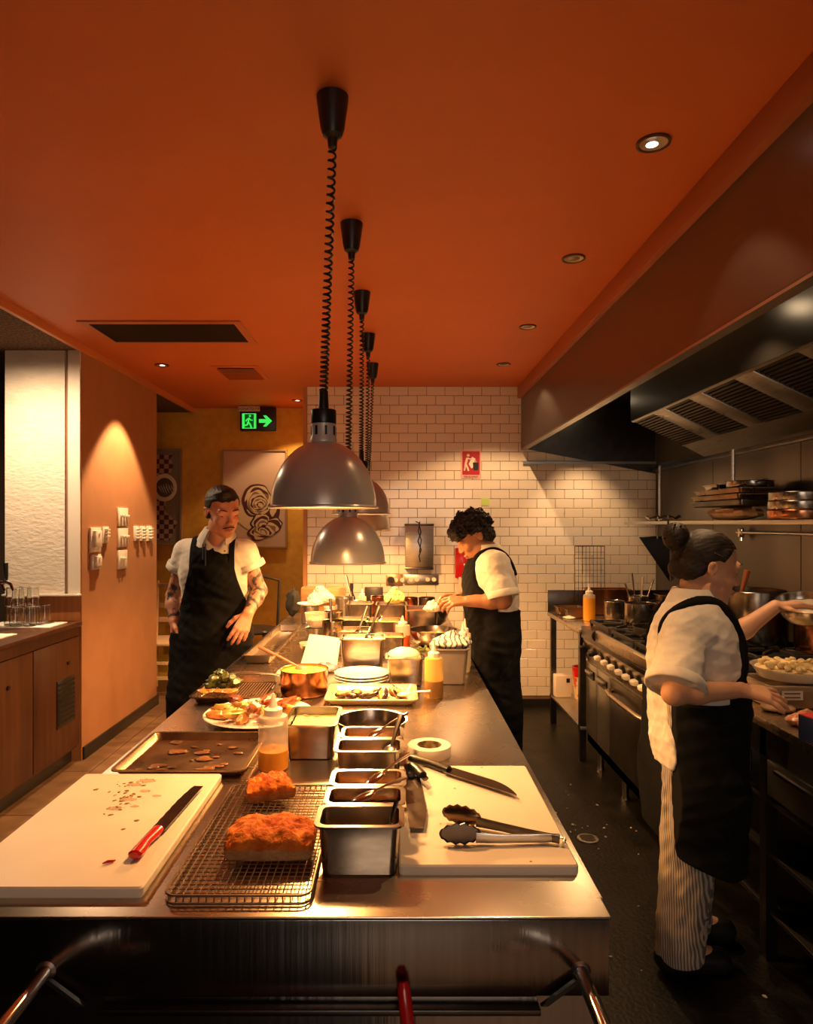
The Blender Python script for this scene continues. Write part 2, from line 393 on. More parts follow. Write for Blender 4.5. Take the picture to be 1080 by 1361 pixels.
# floor litter and drain
for i in range(46):
    x, y = random.uniform(.45, 1.2), random.uniform(1.9, 3.9)
    if i < 14: x, y = .93+random.gauss(0, .06), 3.3+random.gauss(0, .12)
    if abs(x-.9) < .03 and abs(y-3.23) < .08: continue
    s = random.uniform(.003, .009)
    tag(MB().ell((0, 0, s*.4), (s, s*random.uniform(.5, 1), s*.5), 6, 4).build('food_crumb', mat('pale_crumb', (.5, .4, .28), .8), None, (x, y, 0), (0, 0, i)),
        'tiny pale crumb of food fallen on the black kitchen floor', 'crumb', 'crumbs on the kitchen floor')
p = G(781, 1115, 0)
t = thing('floor_drain', 'round steel drain cover set in the black floor', 'drain', (p.x, p.y, 0))
MB().lathe([(.05, 0), (.05, .004), (.04, .005), (.04, .003)], 24).build('ring', STEEL, t)
b = MB()
for i in range(5): b.box(-.034, .034, -.028+i*.014-.003, -.028+i*.014+.003, .003, .0048)
b.build('grate', DSTEEL, t)
# ================================================================== ceiling fittings
def downlight(px, py, label, watts, ang=70, lit=False, grp='recessed ceiling downlights above the kitchen aisle'):
    p = G(px, py, CE)
    t = thing('downlight', label, 'light', (p.x, p.y, CE), 0, grp)
    MB().lathe([(.041, 0), (.050, 0), (.050, -.006), (.043, -.007), (.036, .0)], 28, cap0=False, cap1=False).build('bezel', mat('bronze_bezel', (.12, .07, .04), .35, .8), t)
    MB().lathe([(.042, -.005), (.036, -.002), (.002, -.001)], 28, cap0=False, cap1=False).build('reflector', mat('pale_reflector', (.55, .42, .28), .3, .6), t)
    MB().lathe([(.0185 if lit else .030, -.0015), (.012, -.0025), (.004, -.003)], 20, MX((0, .012 if lit else 0, 0)), cap0=False).build('lens', glow('lens_lit', (1, .9, .72), 3) if lit else mat('lens_off', (.32, .23, .14), .25, .7), t)
    if watts: spot('downlight_or_fill_beam', (p.x, p.y, CE-.02), watts, WARM2, ang, .3, .015)
    return t
downlight(868, 189, 'round recessed downlight glowing white, above the seam where the cook holds the bowl', 40, 90, True, None)
for px, py, wt in ((762, 343, 14), (701, 434, 10), (669, 484, 60)):  # these fittings are off; beams added to brighten the aisle and tiles
    downlight(px, py, 'unlit round recessed downlight, beam added, in the orange ceiling beside the hood', wt, 120 if wt > 50 else 70)
downlight(215, 485, 'small flat downlight washing the beige wall with the switches', 190, 80, True, None)
downlight(395, 532, 'small flat downlight in front of the ochre wall beside the exit sign', 40, 110, True, None)
spot('bar_downlight_beam', (-2.2, 3.7, CE-.06), 110, (1, .70, .42), 172, .9, .03)
# return-air slot and small register
t = thing('air_return', 'long dark rectangular air return set in the orange ceiling', 'vent', (0, 0, CE))
x0, x1, y0, y1 = -1.79, -.875, 3.785, 4.255
b = MB(); fr = .045
for q in ((x0, x1, y0, y0+fr), (x0, x1, y1-fr, y1), (x0, x0+fr, y0+fr, y1-fr), (x1-fr, x1, y0+fr, y1-fr)): b.box(*q, -.008, .001)
b.build('frame', mat('ceiling_frame', (.42, .12, .04), .5), t)
MB().box(x0+fr, x1-fr, y0+fr, y1-fr, -.002, .001).build('backing', mat('filter_black', (.02, .013, .01), .8), t)
for i in range(24): MB().box(x0+fr, x1-fr, y0+fr+.003+i*.0158, y0+fr+.006+i*.0158, -.007, -.001).build('louvre', mat('louvre_dark', (.05, .025, .015), .6), t)
t = thing('ceiling_register', 'small orange square air register with dark slots near the exit sign', 'vent', (0, 0, CE))
x0, x1, y0, y1 = -1.34, -1.0, 4.86, 5.32
MB().box(x0, x1, y0, y1, -.006, .001).build('plate', ORANGE, t, bevel=.003)
for i in range(7):
    MB().box(x0+.04, x1-.04, y0+.045+i*.055, y0+.075+i*.055, -.0075, -.0055).build('slot', mat('slot_black', (.02, .01, .008), .8), t)
    MB().box(x0+.03, x1-.03, y0+.075+i*.055, y0+.083+i*.055, -.016, -.005).build('blade', ORANGE, t)
# ================================================================== heat lamps
DOME = mat('grey_lamp_enamel', (.60, .54, .47), .28, .35, coat=.3)
DOMEIN = mat('dome_inner_white', (.8, .72, .6), .35)
def heat_lamp(xc, y, xd, zr, watts, label):
    t = thing('heat_lamp', label, 'lamp', (xc, y, CE), 0, 'row of heat lamps over the pass')
    MB().lathe([(.030, 0), (.043, -.001), (.042, -.012), (.032, -.085), (.026, -.104), (.014, -.112), (.012, -.135), (.006, -.138)], 28).build('canopy', BLACKP, t)
    zt = zr+.172; top = zt+.13                       # dome top / cord bottom
    a = Vector((0, 0, -.135)); e = Vector((xd-xc, 0, top-CE)); L = a.z-e.z; n = int(L*58); pts = []
    for i in range(n*10+1):
        u = i/(n*10); v = u*.45+.55*u**.62 if False else 1-(1-u)**1.0
        v = u+.10*math.sin(PI*u)                      # looser turns near the ceiling
        c = a.lerp(e, v); an = 2*PI*i/10
        pts.append(c+Vector((.0095*math.cos(an), .0095*math.sin(an), 0)))
    MB().tube(pts, .0036, 5).build('coiled_cord', BLACKP, t)
    d = Vector((xd-xc, 0, zt-CE)); M = Matrix.Translation(d)
    MB().lathe([(.030, .078), (.034, .083), (.034, .045), (.034, .046)][1:3]+[(.03, .043)], 24, M).build('socket_cap', BLACKP, t, bevel=.003)
    MB().lathe([(.008, .14), (.012, .13), (.014, .083)], 14, M).build('strain_relief', BLACKP, t)
    col = MB().lathe([(.033, .045), (.033, .012), (.036, .004), (.036, -.004)], 28, M).build('collar', mat('pale_collar', (.7, .66, .6), .35, .3), t)
    s = MB()
    for k in range(8):
        an = 2*PI*k/8+.3; s.box(.0325, .0342, -.003, .003, .014, .038, M @ Matrix.Rotation(an, 4, 'Z'))
    s.build('vent_slots', BLACKP, col)
    rr = .1405; prof = []
    for i in range(15):
        an = PI/2*i/14; prof.append((max(.03, rr*math.sin(an)**.92), -.172+.172*math.cos(an)**1.08))
    out = [(.02, .001)]+prof+[(rr+.006, -.176), (rr+.006, -.179)]
    MB().lathe(out, 48, M, cap0=True, cap1=False).build('shade', DOME, t)
    inn = [(r-.003, z-.003) for r, z in prof]
    MB().lathe([(.01, -.004)]+inn+[(rr+.006, -.179)], 48, M, cap0=True, cap1=False).build('inner_reflector', DOMEIN, t)
    MB().lathe([(.012, -.02), (.016, -.05), (.038, -.085), (.046, -.11), (.04, -.135), (.02, -.15), (.003, -.153)], 24, M).build('bulb', glow('bulb_glow', (1, .62, .25), 14), t)
    spot('heat_lamp_light', (xd, y, zr+.012), watts, WARM, 162, .35, .035)
YL = (1.805, 2.565, 3.325, 4.057, 4.80)
LB = ('first and largest grey dome heat lamp, over the platter and squeeze bottle', 'low-hung grey dome heat lamp over the roasted aubergine tray', 'middle grey dome heat lamp behind the largest dome',
      'fourth grey dome heat lamp, hung lower than the one in front of it', 'last grey dome heat lamp, nearest the white tiled wall')
for i, (xd, zr, wt) in enumerate(((-.195, 1.55, 36), (-.185, 1.36, 68), (-.174, 1.5565, 84), (-.18, 1.468, 78), (-.20, 1.52, 84))):
    heat_lamp(-.171, YL[i], xd, zr, wt, LB[i])
# ================================================================== extractor hood
hood = thing('extractor_hood', 'long stainless steel extractor hood with black baffle filters above the range', 'hood', (HX, .3, CE-.5))
hp = Vector(hood.location)
def hpart(b, name, m, **k):
    o = b.build(name, m, hood, **k); o.matrix_parent_inverse = Matrix.Translation(-hp); return o
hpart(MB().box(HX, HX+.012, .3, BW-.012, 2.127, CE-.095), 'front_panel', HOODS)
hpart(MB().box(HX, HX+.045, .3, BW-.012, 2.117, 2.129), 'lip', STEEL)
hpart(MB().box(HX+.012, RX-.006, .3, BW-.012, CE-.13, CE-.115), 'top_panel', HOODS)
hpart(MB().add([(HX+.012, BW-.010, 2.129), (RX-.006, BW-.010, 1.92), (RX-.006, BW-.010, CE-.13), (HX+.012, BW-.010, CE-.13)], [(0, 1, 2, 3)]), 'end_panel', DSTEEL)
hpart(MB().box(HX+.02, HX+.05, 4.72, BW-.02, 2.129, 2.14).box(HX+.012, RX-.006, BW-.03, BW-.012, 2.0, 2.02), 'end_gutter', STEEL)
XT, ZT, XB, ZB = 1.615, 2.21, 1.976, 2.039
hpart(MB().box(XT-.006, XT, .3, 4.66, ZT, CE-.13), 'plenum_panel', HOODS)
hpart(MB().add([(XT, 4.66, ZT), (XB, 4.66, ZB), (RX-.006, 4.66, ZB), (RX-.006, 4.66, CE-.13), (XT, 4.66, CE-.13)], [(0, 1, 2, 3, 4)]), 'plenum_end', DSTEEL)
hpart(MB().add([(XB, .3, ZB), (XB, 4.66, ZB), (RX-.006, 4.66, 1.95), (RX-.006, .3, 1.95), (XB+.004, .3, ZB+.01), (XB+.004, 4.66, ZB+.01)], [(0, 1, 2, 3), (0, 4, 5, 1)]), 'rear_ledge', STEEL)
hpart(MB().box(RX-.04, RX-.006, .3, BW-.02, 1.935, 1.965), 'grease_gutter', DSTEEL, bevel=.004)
fd = Vector((XB-XT, 0, ZB-ZT)); FL = fd.length; fn = Vector((fd.z, 0, -fd.x)).normalized()
if fn.z > 0: fn = -fn
yb = [4.66, 4.30, 4.12, 3.78, 3.62, 3.27, 3.10, 2.755, 2.58, 2.23]
FM = Matrix(((fd.normalized().x, 0, -fn.x, XT), (0, 1, 0, 0), (fd.normalized().z, 0, -fn.z, ZT), (0, 0, 0, 1)))   # local x down the slope, z into the hood
for i in range(5):
    ya, y2 = yb[2*i+1], yb[2*i]
    f = hpart(MB().box(.015, FL-.015, ya, y2, .012, .03, FM), 'baffle_filter', mat('filter_void', (.02, .017, .015), .5, .5))
    s = MB()
    for k in range(15): s.box(.022+k*.0245, .036+k*.0245, ya+.004, y2-.004, .002, .012, FM)
    s.build('baffle_slats', mat('baffle_metal', (.07, .06, .05), .35, .8), f)
    yn = yb[2*i+2] if i < 4 else 2.05
    hpart(MB().box(0, FL, yn, ya, -.002, .012, FM), 'filter_divider', STEEL, bevel=.002)
hpart(MB().box(0, .016, 2.0, 4.66, -.003, .01, FM).box(FL-.016, FL, 2.0, 4.66, -.003, .01, FM).box(0, FL, .3, 2.05, -.002, .02, FM), 'filter_rail', STEEL)
# bulkhead lamp inside the far end of the hood
for hx, hy, wt, an, l in ((1.5, 5.25, 60, 82, 'bulkhead lamp tucked inside the far end of the steel hood'), (1.42, 3.0, 34, 120, 'bulkhead lamp tucked inside the hood above the grates')):
    t = thing('hood_lamp', l, 'lamp', (hx, hy, CE-.131))
    MB().lathe([(.05, 0), (.055, -.02), (.05, -.03)], 20).build('base', STEEL, t)
    MB().lathe([(.045, -.03), (.04, -.06), (.02, -.075), (.003, -.078)], 20).build('lens', glow('hood_bulb', (1, .75, .45), 6), t)
    spot('hood_lamp_light', (hx, hy, CE-.22), wt, WARM2, an, .6, .03)
# ================================================================== signs on the walls
t = thing('exit_sign', 'green glowing running man exit sign with arrow, hung by the ceiling', 'sign', (-1.333, 6.5, 2.40))
MB().box(-.172, .172, 0, .05, 0, .228).build('housing', BLACKP, t, bevel=.006)
MB().box(-.03, .03, .015, .035, .228, .24).build('mount', BLACKP, t)
gf = glow('exit_green', (.03, .7, .08), 1.0); gd = glow('exit_dark_green', (.0, .10, .015), .4)
MB().box(-.15, -.015, -.003, .001, .02, .165).build('door_pictogram', gf, t)
MB().box(-.125, -.037, -.005, -.002, .027, .158).build('door_opening', gd, t)
b = MB(); y = -.007
for pts, r in (([(-.083, .122), (-.09, .082), (-.072, .06), (-.06, .028)], .008), ([(-.09, .082), (-.10, .055), (-.122, .05)], .008), ([(-.086, .115), (-.105, .105), (-.112, .088)], .006), ([(-.08, .118), (-.066, .1), (-.048, .1)], .006)):
    b.tube([(q[0], y, q[1]) for q in pts], r, 6)
b.ell((-.074, y, .14), (.011, .004, .011), 10, 6); b.build('running_figure', gf, t)
MB().prism([(0, .08), (.07, .08), (.04, .045), (.07, .045), (.125, .098), (.07, .15), (.04, .15), (.07, .115), (0, .115)], -.003, .003, MX((.012, -.003, -.005), (PI/2, 0, 0))).build('arrow', gf, t)
st = MB().box(-.19, .02, -.009, -.001, .185, .232).build('sticker', mat('pinkish_label', (.55, .42, .36), .7), t)
text_mesh('lettering', 'DONATO HF', .036, BLACKP, st, (-.085, -.010, .208), (PI/2, 0, 0))
t = thing('fire_blanket_sign', 'red fire blanket sign with white figure on the tiled wall', 'sign', (0, BW-.008, 0))
pa, pb = W(614, 600, BW), W(637, 634, BW)
MB().box(pa.x-.012, pb.x+.012, -.004, .0, pb.z-.012, pa.z+.012).build('border', mat('sign_pink', (.75, .42, .36), .5), t)
MB().box(pa.x, pb.x, -.006, -.003, pb.z+.018, pa.z).build('panel', mat('sign_red', (.42, .008, .012), .4), t)
cx, cz = (pa.x+pb.x)/2, (pa.z+pb.z)/2; sg = MB(); yy = -.008
for pts, r in (([(-.032, .045), (-.044, .0), (-.048, -.03)], .010), ([(-.044, 0), (-.05, -.035), (-.056, -.06)], .007), ([(-.044, -.005), (-.03, -.035), (-.022, -.062)], .008), ([(-.03, .045), (-.01, .035), (.006, .04)], .006)):
    sg.tube([(cx+a, yy, cz+c+.005) for a, c in pts], r, 6)
sg.ell((cx-.024, yy, cz+.072), (.012, .004, .012), 10, 6); sg.build('figure', WHITEPAINT, t)
MB().prism([(-.02, .0), (.008, .06), (.036, .045), (.014, -.03), (.002, -.036)], 0, .003, MX((cx, yy+.002, cz), (PI/2, 0, 0))).build('blanket', WHITEPAINT, t)
MB().prism([(.012, -.05), (.05, -.05), (.055, .012), (.006, .012)], 0, .003, MX((cx+.008, yy+.002, cz), (PI/2, 0, 0))).build('pot', BLACKP, t)
MB().prism([(.02, .014), (.03, .04), (.042, .014)], 0, .003, MX((cx+.004, yy+.002, cz), (PI/2, 0, 0))).build('flame', mat('flame_grey', (.5, .3, .3), .6), t)
text_mesh('lettering', 'FIRE BLANKET', .019, mat('sign_brown', (.25, .03, .03), .6), t, (cx, -.007, pb.z+.002), (PI/2, 0, 0))
pa, pb = W(639, 662, BW), W(650, 672, BW)
tag(MB().box(pa.x, pb.x, BW-.011, BW-.006, pb.z, pa.z).build('sticker', mat('lime_sticker', (.55, .75, .2), .5)), 'small square lime green sticker on the white tiles', 'sticker')
t = thing('fire_blanket_pouch', 'red fire blanket pouch hanging on the tiles behind the curly haired cook', 'pouch', (0, BW-.008, 0))
pa, pb = W(604, 728, BW), W(624, 768, BW)
MB().box(pa.x, pb.x, -.035, 0, pb.z, pa.z).build('pouch', REDP, t, bevel=.008)
MB().box(pa.x+.03, pa.x+.05, -.04, -.03, pb.z-.05, pb.z+.01).box(pb.x-.05, pb.x-.03, -.04, -.03, pb.z-.05, pb.z+.01).build('pull_tab', WHITEPAINT, t)
MB().box(pa.x+.04, pb.x-.04, -.012, 0, pa.z, pa.z+.03).build('hanger', STEEL, t)
# towel dispenser
t = thing('towel_dispenser', 'steel paper towel dispenser with a black cable hanging down its front', 'dispenser', (0, BW-.008, 0))
pa, pb = W(538, 698, BW), W(575, 756, BW)
MB().box(pa.x, pb.x, -.10, 0, pb.z+.02, pa.z).build('cover', STEEL, t, bevel=.006)
MB().box(pa.x-.004, pb.x+.004, -.104, 0, pa.z-.004, pa.z+.012).build('lid', DSTEEL, t, bevel=.003)
MB().box(pa.x, pb.x, -.104, -.01, pb.z, pb.z+.018).build('outlet', DSTEEL, t, bevel=.003)
c = (pa.x+pb.x)/2
MB().tube([(c-.03, -.11, pa.z+.03), (c-.005, -.115, pa.z+.02), (c+.012, -.115, pa.z-.06), (c-.012, -.115, pa.z-.13), (c+.014, -.115, pa.z-.2), (c-.004, -.115, pa.z-.25), (c+.006, -.112, pa.z-.3)], .005, 7).build('cable', BLACKP, t)
MB().tube([(c+.005, -.11, pa.z+.03), (c-.01, -.113, pa.z-.05), (c+.016, -.113, pa.z-.12), (c, -.113, pa.z-.22)], .004, 7).build('cable', BLACKP, t)
# wall sockets
def socket(px0, px1, py0, py1, label, plug, m):
    pa, pb = W(px0, py0, BW), W(px1, py1, BW); t = thing('wall_socket', label, 'socket', (0, BW-.008, 0))
    MB().box(pa.x, pb.x, -.012, 0, pb.z, pa.z).build('plate', m, t, bevel=.003)
    w = pb.x-pa.x
    for k in range(2):
        cx = pa.x+w*(.28+.5*k)
        if k == plug: MB().lathe([(.03, 0), (.03, .03), (.022, .045)], 18, MX((cx, -.012, (pa.z+pb.z)/2), (PI/2, 0, 0))).build('plug', BLACKP, t)
        else:
            for s in (-1, 1): MB().lathe([(.018, 0), (.018, .004)], 14, MX((cx+s*.026, -.012, (pa.z+pb.z)/2), (PI/2, 0, 0))).build('outlet', CREAMP, t)
socket(513, 535, 763, 778, 'orange steel double socket with a round black plug pushed in', 0, mat('coppery_plate', (.6, .36, .2), .3, .8))
socket(537, 582, 763, 777, 'long grey steel socket plate with round pale outlets under the towel dispenser', 5, STEEL)
# ================================================================== paintings on the ochre wall
def canvas(x0, x1, z0, z1, label, m):
    t = thing('painting', label, 'painting', (0, YW, 0))
    MB().box(x0, x1, -.03, 0, z0, z1).build('canvas', m, t)
    b = MB(); f = .014
    for q in ((x0-f, x1+f, z1, z1+f), (x0-f, x1+f, z0-f, z0), (x0-f, x0, z0, z1), (x1, x1+f, z0, z1)): b.box(q[0], q[1], -.045, 0, q[2], q[3])
    b.build('frame', mat('oak_frame', (.32, .2, .1), .5), t); return t
def disc(t, name, m, x, z, rx, rz, y, ang=0, n=28):
    return MB().prism([(rx*math.cos(2*PI*i/n), rz*math.sin(2*PI*i/n)) for i in range(n)], 0, .002, MX((x, y, z), (PI/2, ang, 0))).build(name, m, t)
t = canvas(-2.8, -2.115, 1.315, 2.225, 'grey still life of fish on a white plate over checked cloth', mat('canvas_grey', (.22, .19, .14), .8))
CK = mat('painted_check', (.45, .3, .24), .8, 0, (.09, .035, .028), 22, (1, 1, 1), kind='checker', lo=.4, hi=.6)
MB().prism([(-.16, -.1), (.07, -.12), (.12, -.02), (.09, .06), (.13, .1), (-.05, .09), (-.17, .1)], 0, .002, MX((-2.3, -.031, 2.09), (PI/2, 0, 0))).build('painted_cloth', CK, t)
MB().prism([(-.16, -.22), (.05, -.24), (.13, -.06), (.0, .06), (.03, .2), (-.16, .2)], 0, .002, MX((-2.27, -.031, 1.58), (PI/2, 0, 0))).build('painted_cloth', CK, t)
disc(t, 'painted_plate', mat('plate_white', (.72, .64, .52), .8), -2.27, 1.86, .125, .135, -.034)
disc(t, 'plate_well', mat('plate_dark', (.08, .07, .06), .8), -2.265, 1.86, .085, .095, -.036)
for i in range(6):
    MB().tube([(-2.33+i*.022+.004*i, -.039, 1.90-.008*abs(i-3)), (-2.315+i*.024, -.039, 1.86), (-2.29+i*.024, -.039, 1.80+.006*abs(i-2))], [.003, .008, .003], 6).build('painted_fish', mat('fish_grey', (.4, .38, .34), .8), t)
t = canvas(-1.69, -1.085, 1.285, 2.215, 'pale canvas painted with cut purple radicchio halves', mat('canvas_pale', (.5, .37, .28), .8))
PUR = mat('paint_purple', (.07, .018, .02), .8); LEAF = mat('paint_cream', (.6, .48, .28), .8)
def wob(name, m, x, z, rx, rz, y, ang, sd, n=40, am=.10):
    pl = []
    for i in range(n):
        a_ = 2*PI*i/n; k = 1+am*mn.noise(Vector((math.cos(a_)*1.6+sd*3, math.sin(a_)*1.6, sd)))*2; pl.append((rx*k*math.cos(a_), rz*k*math.sin(a_)))
    return MB().prism(pl, 0, .002, MX((x, y, z), (PI/2, ang, 0))).build(name, m, t)
def radicchio(x, z, rx, rz, ang, n, sd):
    wob('painted_leaf', PUR, x, z, rx*1.08, rz*1.08, -.033, ang, sd)
    for i in range(n):
        k = .95-.85*i/n; wob('painted_leaf', LEAF if i % 2 == 0 else (PUR if i % 4 == 1 else BRW), x+.035*i/n*(1 if sd % 2 else -1)+.01, z-.045*i/n, rx*k*(1-.02*i), rz*k, -.0345-.0005*i, ang+.16*i, sd+i*.35, am=.12)
BRW = mat('paint_brown', (.22, .13, .09), .8)
wob('painted_leaf', LEAF, -1.45, 1.56, .15, .09, -.0325, .7, 11)
radicchio(-1.37, 1.73, .14, .145, .2, 11, 1); radicchio(-1.28, 1.46, .165, .085, -.45, 9, 4); radicchio(-1.34, 1.52, .10, .07, -.9, 6, 7)
wob('painted_leaf', PUR, -1.21, 1.62, .07, .11, -.0335, .2, 20); wob('painted_leaf', LEAF, -1.20, 1.645, .03, .065, -.040, .3, 22)
# ================================================================== plates on the beige wall
def wy(px): return -LX*F/(PX-px)
def plate(px0, px1, py0, py1, name, label, nsw, vert, group=None, m=CREAMP, cat='switch'):
    ya, yb_ = wy(px0), wy(px1); ym = (ya+yb_)/2; zt_, zb = H-(py0-PY)*ym/F, H-(py1-PY)*ym/F
    t = thing(name, label, cat, (LX, ym, (zt_+zb)/2), 0, group); w, h = yb_-ya, zt_-zb
    MB().box(0, .014, -w/2, w/2, -h/2, h/2).build('plate', m, t, bevel=.003)
    for k in range(nsw):
        if vert: MB().box(.012, .034, -w*.2, w*.3, h*.32-k*h*.2-.008, h*.32-k*h*.2+.006).build('rocker', m, t, bevel=.002)
        else: MB().box(.012, .034, -w*.32+k*w*.28, -w*.32+k*w*.28+w*.16, -h*.02, h*.12).build('rocker', m, t, bevel=.002)
    return t
t = plate(118, 132, 701, 734, 'intercom', 'cream intercom box, the upper and larger of two on the beige wall', 0, 0, cat='intercom')
MB().box(.012, .035, -.05, .045, -.05, .06).build('cover', CREAMP, t, bevel=.004); MB().lathe([(.009, 0), (.009, .006)], 12, MX((.034, .0, .04), (0, PI/2, 0))).build('button', WHITE, t)
t = plate(120, 132, 737, 757, 'intercom', 'cream intercom box, the lower and smaller of two on the beige wall', 0, 0, cat='intercom')
MB().box(.012, .032, -.04, .04, -.035, .04).build('cover', CREAMP, t, bevel=.004); MB().lathe([(.009, 0), (.009, .006)], 12, MX((.031, .0, .025), (0, PI/2, 0))).build('button', WHITE, t)
plate(134, 142, 700, 722, 'dimmer_plate', 'narrow cream plate with three small buttons beside the intercoms', 3, 1)
plate(155, 168, 675, 699, 'light_switch', 'topmost of three stacked cream triple switches', 3, 0)
plate(155, 168, 702, 727, 'light_switch', 'middle one of three stacked cream triple switches', 3, 0)
plate(155, 167, 731, 756, 'light_switch', 'lowest of three stacked cream switches, with two rockers', 2, 0)
for a, c, l in ((177, 183, 'slim upright switch strip closest to the stacked triple switches'), (185.5, 191, 'middle one of three slim upright switch strips'), (194, 200, 'slim upright switch strip closest to the end of the beige wall')):
    plate(a, c, 699, 719, 'light_switch', l, 4, 1)
# ================================================================== timber bar cabinet
cab = thing('bar_cabinet', 'dark walnut bar cabinet with a black vent grille beside the beige wall', 'cabinet', (-2.35, 3.4, 0))
def cpart(b, name, m, **k):
    o = b.build(name, m, cab, **k); o.matrix_parent_inverse = Matrix.Translation((2.35, -3.4, 0)); return o
cpart(MB().box(-2.75, -2.015, 2.3, 4.27, .1, .862), 'carcass', WOOD)
for ya, y2 in ((2.32, 2.99), (3.0, 3.72), (3.73, 4.265)):
    d = cpart(MB().box(-2.016, -1.998, ya, y2, .12, .80), 'door', WOOD, bevel=.002)
    MB().lathe([(.012, 0), (.012, .008)], 12, MX((-1.998, (ya+y2)/2+.12, .66), (0, PI/2, 0))).build('lock', BLACKP, d)
cpart(MB().box(-2.016, -1.998, 2.32, 4.265, .805, .86), 'rail', WOOD)
cpart(MB().box(-2.7, -2.05, 2.3, 4.27, 0, .1), 'plinth', BLACKM)
g = cpart(MB().box(-2.0, -1.992, 3.98, 4.2, .29, .575), 'vent_grille', BLACKM, bevel=.002)
for k in range(9): MB().box(-1.993, -1.989, 3.99, 4.19, .31+k*.029, .325+k*.029).build('grille_slat', BLACKP, g)
tp = tag(MB().box(-2.75, -1.985, 2.3, 4.278, .862, .89).build('bar_worktop', WOOD, bevel=.003), 'walnut worktop of the bar cabinet carrying upturned glasses', 'worktop')
tag(MB().box(-2.475, -1.997, 4.2785, 4.2795, .891, 1.05).build('bar_splashback', WOODL if 0 else mat('orange_veneer', (.42, .15, .04), .35, 0, (.33, .11, .028), 5, (8, 8, .4))), 'orange wood splashback at the end of the bar worktop', 'splashback')
tag(MB().box(-2.475, -1.99, 4.24, 4.2785, 1.05, 1.062).build('bar_ledge', WHITEPAINT, bevel=.002), 'thin white ledge above the orange wood splashback', 'ledge')
def mat_cloth(x0, x1, y0, y1, label):
    b = MB(); n = 12
    vs = [(x0+(x1-x0)*i/n, y0+(y1-y0)*j/n, .896+.004*mn.noise(Vector((i*.7, j*.7, x0)))) for j in range(n+1) for i in range(n+1)]
    fs = [(j*(n+1)+i, j*(n+1)+i+1, (j+1)*(n+1)+i+1, (j+1)*(n+1)+i) for j in range(n) for i in range(n)]
    lo = [(v[0], v[1], .8905) for v in vs]; N = len(vs); b.add(vs+lo, fs+[tuple(N+k for k in reversed(f)) for f in fs])
    edge = [j for j in range(n+1)]+[(k+1)*(n+1)-1 for k in range(1, n+1)]+[n*(n+1)+i for i in range(n-1, -1, -1)]+[k*(n+1) for k in range(n-1, 0, -1)]
    b.f += [(edge[k], N+edge[k], N+edge[(k+1) % len(edge)], edge[(k+1) % len(edge)]) for k in range(len(edge))]
    tag(b.build('drying_cloth', PAPER), label, 'cloth')
mat_cloth(-2.44, -2.04, 3.98, 4.2, 'white cloth spread under the upturned glasses on the bar')
mat_cloth(-2.44, -2.1, 3.5, 3.75, 'white folded cloth on the bar worktop away from the glasses')
gp = MB().lathe([(.034, 0), (.036, .002), (.031, .105), (.0305, .112), (.028, .112), (.030, .104), (.0335, .004)], 24, cap0=False, cap1=False)
gp.lathe([(.001, .1105), (.0295, .111), (.0295, .107), (.001, .1065)], 24, cap0=False, cap1=False)
gm = gp.mesh('drinking_glass', GLASS)
for px, y, up in ((14, 4.06, 0), (32, 4.12, 0), (47, 4.06, 0), (60, 4.14, 0), (21, 4.02, 0), (40, 4.02, 0), (16, 4.06, 1), (33, 4.12, 1), (24, 4.0, 2), (44, 4.05, 1)):
    o = bpy.data.objects.new('drinking_glass', gm); COL.objects.link(o)
    o.location = ((px-PX)*y/F, y, .899+(.113 if up else 0))
    tag(o, 'clear glass tumbler upturned '+('on top of another tumbler on the bar' if up else 'on the white cloth on the bar'), 'glass', 'upper row of upturned tumblers' if up else 'lower row of upturned tumblers')
t = thing('beer_tap', 'black handled beer tap with chrome spout over the upturned glasses', 'tap', (-2.31, 3.95, .89))
MB().lathe([(.05, 0), (.05, .01), (.028, .02), (.028, .29), (.02, .3)], 20, MX((-.06, 0, 0))).build('column', CHROME, t)
for k, dx in enumerate((-.01, .04)):
    MB().tube([(dx-.05, 0, .27), (dx, 0, .275), (dx+.02, 0, .262), (dx+.035, 0, .225)], [.012, .012, .010, .008], 10).build('spout', CHROME, t)
    MB().tube([(dx-.005, 0, .28), (dx-.005, 0, .31), (dx-.01, 0, .385)], [.006, .010, .014], 10).build('handle', BLACKP, t)
# ladder-back chair stack in the dining area, seen beyond the beige wall
t = thing('dining_chair', 'pale wooden ladder-back chair standing below the fish painting', 'chair', (-2.02, 6.05, 0))
PALEW = mat('pale_ash', (.62, .42, .25), .5, 0, (.52, .33, .18), 8, (8, 8, 1))
for sx in (-1, 1):
    MB().tube([(sx*.2, .2, 0), (sx*.2, .2, .45), (sx*.2, .24, .98)], .017, 10).build('leg', PALEW, t); MB().tube([(sx*.2, -.2, 0), (sx*.2, -.2, .45)], .017, 10).build('leg', PALEW, t)
for z in (.62, .75, .93): MB().box(-.19, .19, .205+.04*(z-.45), .225+.04*(z-.45), z-.022, z+.022).build('back_slat', PALEW, t, bevel=.004)
for z in (.17, .3): MB().box(-.19, .19, -.21, -.19, z-.012, z+.012).build('stretcher', PALEW, t)
MB().box(-.22, .22, -.22, .22, .45, .475).build('seat', PALEW, t, bevel=.008)
t = thing('bar_stool', 'black tubular high stool standing behind the tattooed cook', 'stool', (-1.12, 5.3, 0))
for a in range(4):
    an = PI/4+a*PI/2; MB().tube([(.22*math.cos(an), .22*math.sin(an), 0), (.15*math.cos(an), .15*math.sin(an), .62), (.14*math.cos(an), .14*math.sin(an), .66)], .013, 10).build('leg', BLACKM, t)
MB().lathe([(.18, 0), (.18, .01), (.165, .01), (.165, 0)], 28, MX((0, 0, .28)), False, False).build('foot_ring', BLACKM, t)
